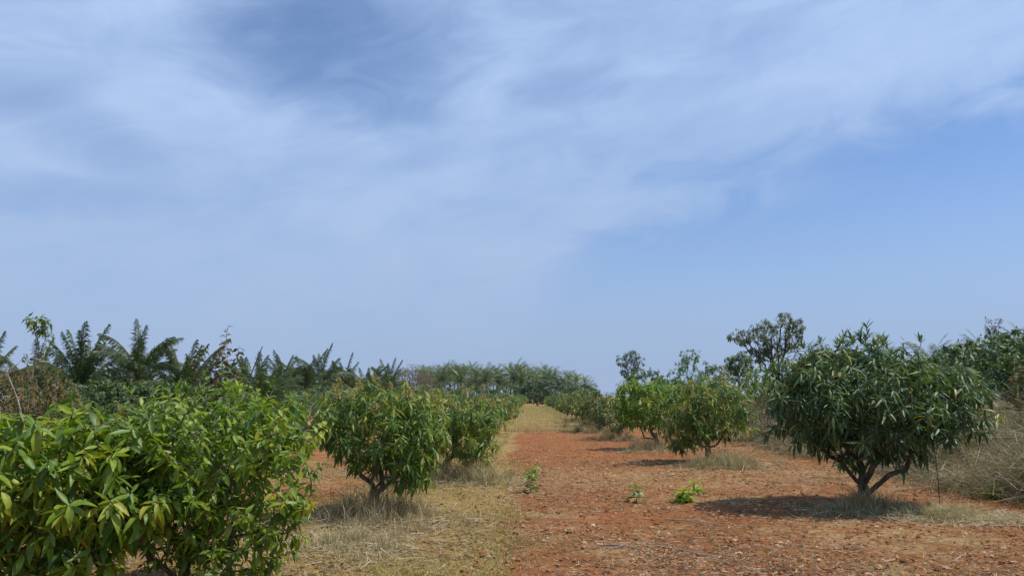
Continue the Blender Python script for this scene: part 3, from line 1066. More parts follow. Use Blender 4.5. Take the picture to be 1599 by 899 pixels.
FP = [far_palm(1, 'coconut_palm', 5.6, 4.3, 34, 'palm', 0.0), far_palm(2, 'coconut_palm', 5.2, 4.1, 32, 'palm', 0.1),
      far_palm(3, 'areca_palm', 6.8, 2.3, 18, 'areca', 0.3), far_palm(4, 'areca_palm', 6.3, 2.5, 18, 'areca', 0.1)]
FU = [False] * 4
rng = np.random.default_rng(123)
# pixel columns 690..930 seen from the camera; X = tan(bearing) * Y
for i, (px, top) in enumerate([(692, 8.4), (722, 8.2), (760, 7.9), (778, 7.7), (803, 8.9), (815, 7.6), (745, 7.8)]):
    Y = 158 + 6 * rng.random()
    X = (px - 831) / 1196.0 * Y
    lab = 'tallest coconut palm of the far skyline, above the left row' if px == 803 else 'large coconut palm standing out in front of the far palm line'
    s = top / 9.3 * 0.98
    place(FP, FU, i % 2, (X, Y, 0), rng.random() * 6.28, s, lab, 'palm', 'large coconut palms of the far palm line')
for px in np.concatenate([np.arange(655, 925, 6.0), np.arange(660, 915, 8.0)]):
    low = rng.random() < 0.4
    Y = (164 if low else 172) + 22 * rng.random()
    X = (px + rng.normal() * 3 - 831) / 1196.0 * Y
    topy = 7.9 - max(0, (px - 830)) * 0.022 - (2.0 if low else 0.0)
    k = 2 + int(rng.integers(2)) if rng.random() < 0.72 else int(rng.integers(2))
    hh = 8.6 if k >= 2 else 9.4
    s = (topy + 0.75 * rng.normal() * 0.6 + 0.5) / hh * Y / 180
    place(FP, FU, k, (X, Y, 0), rng.random() * 6.28, (s * (1.15 if k > 1 else 1.0), s * (1.15 if k > 1 else 1.0), s), 'slender palm of the far palm line on the skyline', 'palm', 'palms of the far palm line')
for px, Y, top, lab in [(1437, 62, 6.2, 'spreading coconut palm left of its twin above the big dark tree'), (1466, 64, 6.3, 'coconut palm right of its twin above the big dark tree'),
                        (1488, 70, 6.4, 'small coconut palm rising from the thicket left of the dark spiky palm'), (1522, 66, 7.0, 'dark spiky coconut palm left of the rusty twigs on the right'),
                        (1556, 70, 7.6, 'coconut palm over the dense thicket right of the rusty twigs'), (1588, 68, 7.9, 'coconut palm nearest the right edge of the picture')]:
    X = (px - 831) / 1196.0 * Y
    place(FP, FU, 0 if px != 1466 else 1, (X, Y, 0), rng.random() * 6.28, top / 9.9, lab, 'palm', 'coconut palms behind the right thicket')

# ------------------------------------------------------------------ other trees and shrubs behind


def X_at(px, Y):
    return (px - 831) / 1196.0 * Y


tall = woody_plant('tall_tree', 41, (X_at(1200, 45), 45, 0.6),
                   [((-1.75, 0, 4.35), (0.85, 1.0, 0.50)), ((-0.6, 0, 4.55), (0.75, 1.0, 0.75)), ((-1.0, 0, 3.35), (0.85, 0.9, 0.45)), ((0.75, 0, 5.1), (0.85, 0.9, 0.72)),
                    ((1.0, 0, 4.1), (0.8, 0.9, 0.6)), ((0.0, 0, 3.6), (0.7, 0.8, 0.5)), ((1.4, 0, 4.9), (0.5, 0.6, 0.5))],
                   620, 'leaf_olive', (0.17, 0.42), 10, 2, [(0.15, 0, -0.1), (0.15, 0, 1.0), (0.05, 0, 1.9), (0.0, 0, 2.3)], 0.14, 6, droop=0.15, tone=(0.1, 0.9), flush=0.1, mind=0.10, bark='bark_brown', limb_parts=True, shell=0.4, tip_r=0.008)
tag(tall, 'tall open-crowned olive tree with layered boughs behind the big dark mango', 'tree')
slim = woody_plant('slender_tree', 42, (X_at(982, 60), 60, 0.2),
                   [((-0.55, 0, 4.1), (0.55, 0.6, 0.6)), ((0.1, 0, 4.4), (0.6, 0.6, 0.55)), ((0.6, 0, 3.9), (0.5, 0.6, 0.6)), ((-0.5, 0, 3.2), (0.4, 0.4, 0.4)), ((0.3, 0, 3.3), (0.4, 0.4, 0.4))],
                   200, 'leaf_blue', (0.20, 0.36), 8, 2, [(0, 0, -0.1), (0.05, 0, 1.0), (0.0, 0, 2.0)], 0.08, 4, droop=0.3, tone=(0.1, 0.9), bark='bark', shell=0.5, tip_r=0.008)
tag(slim, 'small slender tree with a sparse see-through round crown over the right row', 'tree')


def bush(name, seed, px, Y, w, h, mat, label, z0=0.2, n=170, leaf=(0.22, 0.4), depth=None, cat='tree', nl=10, **kw):
    d = depth or w
    g = float(gz(X_at(px, Y), Y))
    r = woody_plant(name, seed, (X_at(px, Y), Y, g),
                    [((0, 0, z0 + (h - z0) * 0.52), (w, d, (h - z0) * 0.5)), ((w * 0.5, 0.1, z0 + (h - z0) * 0.40), (w * 0.6, d * 0.7, (h - z0) * 0.40)),
                     ((-w * 0.45, -0.1, z0 + (h - z0) * 0.42), (w * 0.62, d * 0.7, (h - z0) * 0.42)), ((w * 0.1, 0, z0 + (h - z0) * 0.75), (w * 0.5, d * 0.5, (h - z0) * 0.27))],
                    n, mat, leaf, nl, kw.pop('lod', 2), [(0, 0, -0.1), (0.02, 0, min(0.3, h * .1)), (0, 0.02, max(0.25, z0 * 0.8))], kw.pop('base_r', 0.07), 4, **kw)
    return tag(r, label, cat)


bush('acacia_tree', 51, 856, 128, 4.6, 5.0, 'leaf_blue', 'wide low blue-green acacia at the end of the lane', 0.6, 420, (0.5, 0.45))
bush('acacia_tree', 52, 905, 132, 3.2, 3.2, 'leaf_blue', 'smaller blue-green acacia right of the lane end', 0.3, 260, (0.5, 0.45))
bush('shrub', 50, 832, 150, 4.5, 3.6, 'leaf_far', 'dark shrub closing off the far end of the lane', 0.0, 300, (0.5, 0.45), cat='shrub')
bush('acacia_tree', 53, 1003, 52, 1.5, 3.2, 'leaf_far', 'dark flat-topped acacia under the slender tree', 0.6, 240, (0.22, 0.4))
bush('shrub', 54, 1072, 46, 1.0, 3.5, 'leaf_lime', 'pale feathery green shrub sticking up behind the flowering mango', 0.4, 220, (0.18, 0.35), cat='shrub', shell=0.35)
bush('shrub', 55, 1040, 44, 1.6, 2.6, 'leaf_lime', 'bright green bushy shrub in front of the feathery one', 0.1, 260, (0.2, 0.4), cat='shrub')
bush('small_tree', 56, 1146, 42, 0.75, 3.1, 'leaf_far', 'small dark round-headed tree left of the tall olive tree', 1.9, 150, (0.2, 0.4))
bush('shrub', 57, 1165, 40, 1.9, 2.5, 'leaf_olive', 'olive shrub at the foot of the tall olive tree', 0.1, 240, (0.2, 0.4), cat='shrub')
bush('shrub', 58, 1105, 50, 1.8, 2.7, 'leaf_far', 'dark green shrub between the feathery shrub and the small dark tree', 0.1, 240, (0.2, 0.4), cat='shrub')
bush('shrub', 59, 1230, 48, 2.0, 2.5, 'leaf_far', 'dark green shrub behind the tall olive tree trunk', 0.1, 240, (0.2, 0.4), cat='shrub')
bush('thicket_tree', 61, 1535, 22.5, 2.1, 2.65, 'leaf_far', 'dense dark green leafy thicket tree at the right edge, left half', 0.1, 520, (0.19, 0.42), 2.0)
bush('thicket_tree', 62, 1625, 21.0, 2.3, 2.8, 'leaf_far', 'dense dark green thicket tree cut off by the right edge', 0.1, 520, (0.19, 0.42), 2.0)
bush('thicket_tree', 63, 1455, 33, 2.2, 2.6, 'leaf_far', 'dark green thicket tree behind the right shoulder of the big mango', 0.1, 320, (0.22, 0.42), 2.0)
bush('dry_shrub', 66, 1195, 25.0, 1.1, 1.35, 'leaf_brown', 'grey-brown twiggy dead shrub on the bank left of the big dark mango', 0.05, 420, (0.07, 0.35), cat='shrub', mind=0.06, nl=4, bark='twig', tip_r=0.005, tone=(0.3, 0.9), shell=0.3)
bush('shrub', 64, 1592, 16.4, 0.6, 1.55, 'leaf_brown', 'rusty brown-leaved shrub on the bank at the right edge', 0.1, 200, (0.11, 0.42), cat='shrub')
rt = woody_plant('rusty_sapling', 65, (X_at(1533, 24), 24, 0.7), [((-0.12, 0, 3.05), (0.16, 0.15, 0.25)), ((0.18, 0, 3.1), (0.10, 0.15, 0.28))],
                 26, 'leaf_rust', (0.10, 0.4), 6, 2, [(0, 0, -0.1), (0, 0, 1.2), (0.0, 0, 2.5)], 0.02, 2, droop=0.1, tone=(0.4, 1.0), mind=0.04)
tag(rt, 'thin sapling with rusty red tips above the right thicket', 'sapling')

# bare grey tree in the middle distance
bare = woody_plant('bare_tree', 71, (X_at(645, 100), 100, 0), [((-1.6, 0, 3.3), (2.2, 2.2, 2.0)), ((1.4, 0, 3.1), (2.2, 2.2, 1.9)), ((0, 0, 3.9), (2.0, 2.0, 1.6))],
                   1100, 'leaf_grey', (0.26, 0.22), 3, 2, [(0, 0, -0.1), (0, 0, 0.6), (0, 0, 1.1)], 0.22, 8, droop=0.1, tone=(0.2, 0.6), mind=0.15, bark='twig', shell=0.3, limb_parts=False, tip_r=0.016)
tag(bare, 'nearly bare grey-brown tree among the palms in the middle distance', 'tree')
for i, (px, Y, w, h, lab) in enumerate([(610, 118, 4.0, 2.9, 'dark green shrub at the foot of the bare grey tree, left side'), (690, 140, 5.0, 3.5, 'dark green shrub under the far palms right of the bare tree'),
                                        (745, 150, 5.0, 3.8, 'dark green shrub under the middle of the far palm line'), (795, 150, 4.5, 3.9, 'dark green shrub below the tallest far palm'), (560, 100, 4.0, 2.6, 'dark green shrub beneath the middle-distance palms')]):
    bush('shrub', 80 + i, px, Y, w, h, 'leaf_far', lab, 0.1, 260, (0.5, 0.45), cat='shrub')
for i, (px, Y, w, h, lab) in enumerate([(60, 40, 3.2, 2.7, 'dark shrub under the pale palm on the left'), (190, 41, 3.0, 2.4, 'dark shrub between the two largest left palms'), (320, 42, 2.6, 2.4, 'dark shrub beneath the upright narrow palm'), (440, 66, 3.4, 2.5, 'dark shrub under the leftmost middle-distance palm'), (125, 39, 3.0, 2.5, 'dark shrub under the stiff upright palm'), (255, 43, 3.0, 2.6, 'dark shrub right of the spreading palm'), (385, 48, 3.2, 2.6, 'dark shrub behind the twiggy green shrub'), (500, 72, 3.6, 2.7, 'dark shrub under the tallest middle-distance palm')]):
    bush('shrub', 90 + i, px, Y, w, h, 'leaf_far', lab, 0.1, 240, (0.3, 0.42), cat='shrub')

# left edge: the brown shrub and its neighbours
bush('dry_shrub', 101, 20, 12.5, 1.25, 2.2, 'leaf_brown', 'large dry brown-leaved shrub at the left edge behind the bright bush', 0.1, 700, (0.085, 0.42), cat='shrub', mind=0.06, tone=(0.1, 0.9), shell=0.4, tip_r=0.003, bark='twig')
bush('dry_shrub', 102, 105, 13.6, 0.85, 1.75, 'leaf_brown', 'lower dry brown shrub under the upright palm', 0.1, 420, (0.085, 0.42), cat='shrub', mind=0.06, tone=(0.2, 1.0), shell=0.4, tip_r=0.003, bark='twig')
bush('shrub', 103, -50, 10.5, 0.9, 1.6, 'leaf_olive', 'dark olive shrub between the left edge and the bright bush', 0.1, 300, (0.09, 0.42), cat='shrub', mind=0.06)


def stem_plant(name, seed, loc, stems, leaf_mat, leaf, per, label, cat, bark='twig_green', droop=0.3, tone=(0.1, 0.9), lod=1, top_only=0.0, rs=0.006, group=None):
    """upright stems with leaves standing off along them; every stem and leaf is a part"""
    rg = np.random.default_rng(seed)
    root = link(name, None, None, loc)
    V = leaf_variants(leaf[1], lod)
    for (tx, ty, h, curve) in stems:
        n = 7
        t = np.linspace(0, 1, n)
        pts = np.stack([tx * t ** curve, ty * t ** curve, h * t - 0.03], axis=1)
        pts[1:-1] += rg.normal(size=(n - 2, 3)) * 0.012 * h
        st = link('stem', make_mesh('stem', [tube(pts, np.linspace(rs, rs * 0.35, n), 5)], M[bark]), root)
        k = np.arange(per)
        ft = top_only + (1 - top_only) * (k + rg.random(per)) / per
        p = np.stack([np.interp(ft, t, pts[:, j]) for j in range(3)], axis=1)
        ph = k * 2.4 + rg.random() * 6
        d = np.stack([np.cos(ph), np.sin(ph), 0.35 - droop * 2 * rg.random(per)], axis=1)
        rot = frames(d, rg.normal(size=per) * 0.4)
        sz = leaf[0] * (0.7 + 0.5 * rg.random(per)) * (1.15 - 0.4 * ft)
        tn = np.clip(tone[0] + (tone[1] - tone[0]) * (0.6 * rg.random(per) + 0.4 * ft), 0, .99)
        wh = rg.integers(0, len(V), per)
        for i in range(per):
            o = link('leaf', leaf_mesh(('stem', leaf[1], lod), V, int(wh[i]), int(tn[i] * 8), M[leaf_mat]), st)
            mt = np.eye(4)
            mt[:3, :3] = rot[i] * sz[i]
            mt[:3, 3] = p[i]
            o.matrix_local = Matrix(mt.tolist())
    return tag(root, label, cat, group)


stem_plant('tall_weed', 111, at_ground(-3.66, 9.0), [(0.08, 0, 2.44, 1.6), (0.02, 0.1, 2.34, 1.4), (-0.20, 0, 2.18, 1.3), (0.05, -0.1, 2.25, 1.2), (0.2, 0.05, 2.2, 1.5), (-0.33, 0.1, 2.05, 1.3), (0.0, 0.05, 2.1, 1.3), (-0.1, 0.0, 2.0, 1.3)],
           'leaf_rust', (0.14, 0.55), 40, 'tall upright weed with reddish-brown top leaves against the sky', 'weed', tone=(0.0, 1.0), top_only=0.45, droop=0.5)
stem_plant('twiggy_shrub', 112, at_ground(-3.22, 8.3), [(-0.10, 0, 2.05, 1.4), (0.12, 0.1, 1.98, 1.4), (0.28, 0, 1.85, 1.2), (-0.2, 0, 1.8, 1.3), (0.02, -0.1, 1.9, 1.2), (0.4, 0.1, 1.7, 1.2), (0.18, -0.1, 1.8, 1.1)],
           'mango_mid', (0.12, 0.40), 32, 'green twiggy shrub with a bare pointing stick, right of the tall reddish weed', 'shrub', tone=(0.1, 0.75), top_only=0.35)
stem_plant('mango_shoot', 113, at_ground(-3.66, 7.6), [(0.0, 0, 1.78, 1.0)], 'mango_bright', (0.17, 0.26), 12, 'single upright shoot with long yellow-green leaves above the bright bushes', 'shoot', tone=(0.3, 1.0), top_only=0.78, droop=0.35)
# slender sapling far left with a drooping leaf crown
sp = woody_plant('slender_sapling', 114, (-13.0, 20, 0), [((0.0, 0, 3.52), (0.32, 0.3, 0.22)), ((0.22, 0, 3.35), (0.2, 0.2, 0.15))],
                 34, 'leaf_lime', (0.20, 0.30), 7, 1, [(-0.15, 0, -0.1), (-0.1, 0, 1.6), (0.0, 0, 3.1)], 0.016, 3, droop=0.5, tone=(0.0, 0.5), mind=0.06, bark='twig')
tag(sp, 'slender sapling with one drooping green leaf tuft high against the sky', 'sapling')


def stick(name, pts, r, label, cat, mat='dead', side=None):
    pts = np.array(pts, float)
    n = len(pts)
    root = link(name, None, None, tuple(pts[0]))
    rel = pts - pts[0]
    link('stem', make_mesh('stem', [tube(rel, np.linspace(r, r * 0.4, n), 6)], M[mat]), root)
    for s in (side or []):
        q = np.array(s, float) - pts[0]
        link('twig', make_mesh('twig', [tube(q, np.linspace(r * 0.5, r * 0.2, len(q)), 5)], M[mat]), root)
    return tag(root, label, cat)


stick('leaning_dead_plant', [(-7.15, 11.2, 0.0), (-7.28, 11.2, 0.9), (-7.5, 11.2, 1.55), (-7.75, 11.2, 2.05)], 0.016, 'thin pale dead stem leaning left in front of the brown shrub', 'dead plant')
stick('dead_stick', [(-3.14, 8.25, 0.0), (-3.10, 8.25, 1.2), (-3.02, 8.25, 1.8), (-2.90, 8.25, 2.13)], 0.013, 'bare dark stick pointing up right out of the twiggy shrub', 'stick', 'bark_brown')

# ------------------------------------------------------------------ grass


def blades(rng, P, h, lean, width, tone, bend=0.5):
    """arching blades: 2 quads + tip each"""
    n = len(P)
    a = rng.random(n) * 6.283
    d = np.stack([np.cos(a), np.sin(a), np.zeros(n)], axis=1)
    s = np.stack([-np.sin(a), np.cos(a), np.zeros(n)], axis=1)
    # turn the flat of the blade at random
    b = rng.random(n) * 6.283
    s = unit(s * np.cos(b)[:, None] + d * np.sin(b)[:, None])
    w = (width * (0.7 + 0.6 * rng.random(n)))[:, None] * s
    L = (h * (0.5 + 0.7 * rng.random(n)))[:, None]
    ln = (lean * (0.2 + rng.random(n)))[:, None]
    p0 = P
    p1 = P + L * (UP * 0.5 + d * ln * 0.35)
    p2 = P + L * (UP * (0.95 - 0.25 * ln * bend) + d * ln * (0.9 + bend * 0.4))
    V = np.stack([p0 - w * .5, p0 + w * .5, p1 + w * .4, p1 - w * .4, p2], axis=1).reshape(-1, 3)
    k = (np.arange(n) * 5)[:, None]
    F = np.concatenate([k + np.array([[0, 1, 2]]), k + np.array([[0, 2, 3]]), k + np.array([[3, 2, 4]])])
    return V, F, np.repeat(tone, 5)


def lying(rng, P, L, w, tone):
    n = len(P)
    a = rng.random(n) * 6.283
    d = np.stack([np.cos(a), np.sin(a), rng.normal(size=n) * 0.16], axis=1) * L[:, None]
    s = np.stack([-np.sin(a), np.cos(a), rng.normal(size=n) * 0.5], axis=1) * w[:, None]
    V = np.stack([P - d * .5 - s, P - d * .5 + s, P + d * .5 + s * .6, P + d * .5 - s * .6], axis=1).reshape(-1, 3)
    F = (np.arange(n) * 4)[:, None] + np.array([[0, 1, 2, 3]])
    return V, F, np.repeat(tone, 4)


def grass_tuft(seed, x, y, rx, ry, n, h, label, tone=(0.2, 0.85), green=0.06, flat=0.0, group='dry grass round the tree feet'):
    rg = np.random.default_rng(seed)
    m = max(14, n // 55)
    cr = rg.normal(size=(m, 2)) * 0.52 * np.array([rx, ry])
    ch = 0.35 + 0.85 * rg.random(m) ** 1.6
    ck = rg.choice(m, n, p=ch / ch.sum())
    off = rg.normal(size=(n, 2)) * (0.035 + 0.055 * ch[ck])[:, None]
    px, py = cr[ck, 0] + off[:, 0], cr[ck, 1] + off[:, 1]
    r = np.clip(np.hypot(px / rx, py / ry), 0, 1.3)
    clump = ch[ck] * (0.35 + 0.9 * rg.random(n))
    z = gz(px + x, py + y) - float(gz(x, y)) - 0.01
    tn = tone[0] + (tone[1] - tone[0]) * rg.random(n)
    tn = np.where(rg.random(n) < green, 1.0, tn)
    hh = h * (1.25 - 0.6 * r) * clump
    tn = np.clip(tn + rg.normal(size=m)[ck] * 0.12, 0, 1)
    c = blades(rg, np.stack([px, py, z], axis=1), hh, 0.75 + flat, 0.0048 * np.ones(n) * (1 + y / 30), tn, 0.8)
    q = n // 2
    mx, my = rg.normal(size=q) * rx * 0.62, rg.normal(size=q) * ry * 0.62
    mz = gz(mx + x, my + y) - float(gz(x, y)) + 0.01 + 0.05 * rg.random(q) ** 2 * (h / 0.4)
    c2 = lying(rg, np.stack([mx, my, mz], axis=1), 0.10 + 0.22 * rg.random(q), (0.0022 + 0.0015 * rg.random(q)) * (1 + y / 30), tone[0] + (tone[1] - tone[0]) * rg.random(q))
    o = link('grass_tuft', make_mesh('grass_tuft', [c, c2], M['dry'], False), None, at_ground(x, y))
    return tag(o, label, 'grass', group)


grass_tuft(1, -2.05, 10.35, 0.95, 0.8, 3600, 0.50, 'dry grass tuft round the forked trunk left of the lane')
grass_tuft(2, -1.5, 15.1, 1.15, 0.9, 3400, 0.55, 'dry grass tuft under the third tree of the left row')
grass_tuft(3, 4.55, 11.0, 0.62, 0.55, 3000, 0.38, 'greyish dry grass at the foot of the big dark mango tree', green=0.14)
grass_tuft(4, 5.35, 10.3, 0.7, 0.45, 3400, 0.27, 'pale flattened mound of dry grass right of the big dark mango trunk', tone=(0.5, 0.9), flat=0.8)
grass_tuft(5, 4.25, 17.9, 1.05, 0.9, 3000, 0.50, 'tall dry grass tuft under the flowering tree of the right row', green=0.10)
grass_tuft(6, 3.55, 23.3, 1.0, 0.9, 2200, 0.45, 'pale dry grass tuft under the bright yellow-green mango tree')
grass_tuft(7, -2.0, 8.75, 0.75, 0.85, 2400, 0.26, 'grey dry grass patch right of the small-leaved bush', tone=(0.35, 0.9))
for i, (x, y) in enumerate([(3.1, 29.0), (2.9, 34.8), (2.8, 40.8), (2.8, 47.2)]):
    grass_tuft(10 + i, x, y, 1.1, 1.0, 1500, 0.65, ['dry grass tuft under the fourth tree of the right row', 'brown dry grass clump under the fifth tree of the right row', 'brown dry grass clump under the sixth tree of the right row', 'brown dry grass clump under the seventh tree of the right row'][i], tone=(0.0, 0.6))

# rough growth on the bank, one tangled mass
rg = np.random.default_rng(40)
m = 1500
cy = 9.0 + 46.0 * rg.random(m) ** 1.35
cx = 6.85 + 0.35 * np.sin(cy * 0.8) + rg.random(m) ** 1.35 * (4.6 + 0.12 * cy)
ch = (0.25 + 0.85 * rg.random(m) ** 1.5) * np.clip((cx - 6.2) / 1.4, 0.34, 1.0)
ct = np.clip(0.45 + 0.22 * rg.normal(size=m), 0.05, 0.85)
cg = rg.random(m) < 0.20
n = 70000
ck = rg.choice(m, n, p=ch / ch.sum())
X = cx[ck] + rg.normal(size=n) * (0.10 + 0.16 * ch[ck])
Y = cy[ck] + rg.normal(size=n) * (0.10 + 0.16 * ch[ck])
hh = ch[ck] * (0.5 + 0.6 * rg.random(n))
tn = np.clip(ct[ck] + rg.normal(size=n) * 0.16, 0.0, 0.88)
tn = np.where(cg[ck] & (rg.random(n) < 0.7), 0.94 + 0.06 * rg.random(n), tn)
c1 = blades(rg, np.stack([X, Y, gz(X, Y) - 0.02], axis=1), hh, 1.1, 0.006 * (1 + Y / 22), tn, 1.1)
# dead twigs tangled through it
n2 = 36000
ck = rg.choice(m, n2, p=ch / ch.sum())
X2 = cx[ck] + rg.normal(size=n2) * 0.28
Y2 = cy[ck] + rg.normal(size=n2) * 0.28
z2 = gz(X2, Y2) + ch[ck] * (0.1 + 0.75 * rg.random(n2))
a2 = rg.random(n2) * 6.283
d2 = unit(np.stack([np.cos(a2), np.sin(a2), rg.normal(size=n2) * 0.55], axis=1)) * (0.10 + 0.28 * rg.random(n2))[:, None]
P2 = np.stack([X2, Y2, z2], axis=1)
w2 = unit(np.cross(d2, rg.normal(size=(n2, 3)))) * (0.0032 * (1 + Y2 / 20))[:, None]
V2 = np.stack([P2 - d2 - w2, P2 - d2 + w2, P2 + d2 + w2 * .5, P2 + d2 - w2 * .5], axis=1).reshape(-1, 3)
c2 = (V2, (np.arange(n2) * 4)[:, None] + np.array([[0, 1, 2, 3]]), np.repeat(np.clip(0.6 + rg.normal(size=n2) * 0.2, 0, 0.88), 4))
o = link('dry_scrub', make_mesh('dry_scrub', [c1, c2], M['scrub'], False))
tag(o, 'tangled dry grass and dead twigs covering the bank on the right', 'dry grass', None, 'stuff')

# short turf and straw lying on the lane
n = 105000
Y = 6.8 + 26.0 * rg.random(n) ** 2.0
X = np.where(rg.random(n) < 0.6, -5.5 + 5.6 * rg.random(n) ** 0.8, -0.5 + 7.5 * rg.random(n))
keep = (np.sin(X * 2.1 + 1.7 * np.sin(Y * 0.9)) * np.sin(Y * 1.6 + X * 0.7) + rg.normal(size=n) * 0.5) > np.where(X < -0.2, -0.15, 0.55)
keep &= ~((Y > 20) & (Y < 34) & (X > -0.9) & (X < 4.5))
X, Y = X[keep], Y[keep]
c = blades(rg, np.stack([X, Y, gz(X, Y) - 0.004], axis=1), 0.03 + 0.035 * rg.random(len(X)), 1.1, 0.004 * (1 + Y / 12), np.clip(0.5 + rg.normal(size=len(X)) * 0.28, 0, 1))
n = 22000
Y = 33.0 + 80.0 * rg.random(n) ** 1.5
X = -1.6 + 4.6 * rg.random(n)
Y = Y + 3.0
keep = (np.sin(X * 1.7 + np.sin(Y * 0.5)) * np.sin(Y * 0.8 - X) + rg.normal(size=n) * 0.6 + (Y - 40) * 0.03) > -0.1
X, Y = X[keep], Y[keep]
cf = blades(rg, np.stack([X, Y, gz(X, Y) - 0.01], axis=1), 0.07 + 0.16 * rg.random(len(X)), 0.8, 0.004 * (1 + Y / 12), np.clip(0.80 + rg.normal(size=len(X)) * 0.16, 0, 1))
o = link('short_grass', make_mesh('short_grass', [c, cf], M['turf'], False))
tag(o, 'short yellowing grass left of the wheel track and down the far lane', 'grass', None, 'stuff')


n = 140000
Y = 6.8 + 30.0 * rg.random(n) ** 2.0
X = -5.0 + 12.0 * rg.random(n)
keep = (np.sin(X * 1.3 + 1.2 * np.sin(Y * 0.6)) * np.sin(Y * 1.1 - X * 0.5) + rg.normal(size=n) * 0.7) > 0.0
redzone = (Y > 20) & (Y < 34) & (X > -0.9) & (X < 4.5) & (rg.random(n) < 0.8)
keep &= ~redzone
X, Y = X[keep], Y[keep]
c = lying(rg, np.stack([X, Y, gz(X, Y) + 0.008], axis=1), 0.03 + 0.10 * rg.random(len(X)) ** 2, 0.0016 + 0.002 * rg.random(len(X)) + 0.0001 * Y, rg.random(len(X)))
# broken leaves
n = 5000
Y = 6.9 + 16.0 * rg.random(n) ** 1.6
X = -4.5 + 11.0 * rg.random(n)
c3 = lying(rg, np.stack([X, Y, gz(X, Y) + 0.014], axis=1), 0.03 + 0.05 * rg.random(n), 0.006 + 0.008 * rg.random(n), rg.random(n) * 0.8)
o = link('straw_litter', make_mesh('straw_litter', [c, c3], M['litter'], False))
tag(o, 'straw and leaf litter scattered over the red earth', 'litter', None, 'stuff')

# clods and grit
ico = np.array([(0, 0, 1), (0.9, 0, .35), (.28, .85, .35), (-.72, .53, .35), (-.72, -.53, .35), (.28, -.85, .35), (.72, .53, -.3), (-.28, .85, -.3), (-.9, 0, -.3), (-.28, -.85, -.3), (.72, -.53, -.3)])
icf = np.array([(0, 1, 2), (0, 2, 3), (0, 3, 4), (0, 4, 5), (0, 5, 1), (1, 6, 2), (2, 6, 7), (2, 7, 3), (3, 7, 8), (3, 8, 4), (4, 8, 9), (4, 9, 5), (5, 9, 10), (5, 10, 1), (1, 10, 6)])
n = 34000
Y = 6.8 + 24.0 * rg.random(n) ** 1.9
X = -4.6 + 11.4 * rg.random(n)
keep = ((X > -0.6) | (rg.random(n) < 0.3)) & ((np.sin(X * 2.7 + np.sin(Y * 1.9)) * np.sin(Y * 2.2 - X) + rg.normal(size=n) * 0.5) > -0.1)
X, Y = X[keep], Y[keep]
n = len(X)
sz = 0.005 + 0.026 * rg.random(n) ** 5
vv = ico[None] * (sz[:, None] * (0.7 + 0.6 * rg.random((n, 3))))[:, None, :] * (0.75 + 0.5 * rg.random((n, 11, 1)))
vv = vv + np.stack([X, Y, gz(X, Y) + sz * 0.15], axis=1)[:, None, :]
ff = icf[None] + (np.arange(n) * 11)[:, None, None]
o = link('soil_clods', make_mesh('soil_clods', [(vv.reshape(-1, 3), ff.reshape(-1, 3), np.repeat(rg.random(n), 11))], M['clod'], False))
tag(o, 'small red clods and grit on the lane', 'soil', None, 'stuff')

# single pale stones belong to the ground
stones = []
for s in range(4):
    v = ico * (0.7 + 0.6 * rg.random((11, 1))) * np.array([1.0, 0.8, 0.55])
    stones.append([make_mesh('stone', [(v, icf, tq)], M['stone'], False) for tq in (0.1, 0.45, 0.9)])
for i in range(34):
    y = 7.3 + 14 * rg.random() ** 1.6
    x = -1.8 + 7.5 * rg.random()
    o = link('stone', stones[int(rg.integers(4))][int(rg.integers(3))], ground, (x, y, float(gz(x, y)) + 0.006))
    o.rotation_euler = (rg.normal() * .2, rg.normal() * .2, rg.random() * 6.28)
    o.scale = (0.022 + 0.026 * rg.random(),) * 3

# ------------------------------------------------------------------ small plants and sticks on the lane
stem_plant('seedling', 121, at_ground(-0.04, 13.5), [(0.03, 0, 0.46, 1.2)], 'mango_fresh', (0.23, 0.44), 15, 'dark leafy seedling standing alone in the middle of the lane', 'seedling', lod=0, tone=(0.1, 0.55), top_only=0.12)
stem_plant('weed', 122, at_ground(-0.25, 14.7), [(0.05, 0, 0.12, 1), (-0.06, 0.02, 0.12, 1)], 'leaf_olive', (0.09, 0.4), 8, 'low dark weed just behind the middle seedling', 'weed', lod=1, tone=(0, .5))
stem_plant('seedling', 123, at_ground(1.60, 12.3), [(0.0, 0, 0.31, 1.0)], 'mango_fresh', (0.22, 0.42), 11, 'thin seedling with few dark leaves right of the middle one', 'seedling', lod=0, tone=(0.1, 0.5), top_only=0.3)
stem_plant('seedling', 124, at_ground(2.27, 12.1), [(0.02, 0, 0.24, 1), (0.12, 0.03, 0.22, 1.2), (-0.06, 0, 0.2, 1)], 'mango_bright', (0.22, 0.34), 13, 'bushy bright yellow-green seedling on the red earth', 'seedling', lod=0, tone=(0.2, 1.0), top_only=0.15)
stem_plant('seedling', 125, at_ground(2.72, 13.2), [(0.02, 0, 0.24, 1), (-0.1, 0.03, 0.2, 1.2)], 'mango_bright', (0.19, 0.36), 10, 'smaller yellow-green seedling behind the bushy bright one', 'seedling', lod=0, tone=(0.3, 1.0), top_only=0.2)
stem_plant('weed', 126, at_ground(6.85, 12.0), [(0.0, 0, 0.26, 1), (0.13, 0.03, 0.2, 1.2), (-0.14, 0, 0.2, 1), (0.05, -.1, 0.2, 1)], 'mango_bright', (0.11, 0.4), 20, 'small bright green weed at the foot of the grassy bank', 'weed', lod=1, tone=(0.0, 0.8))
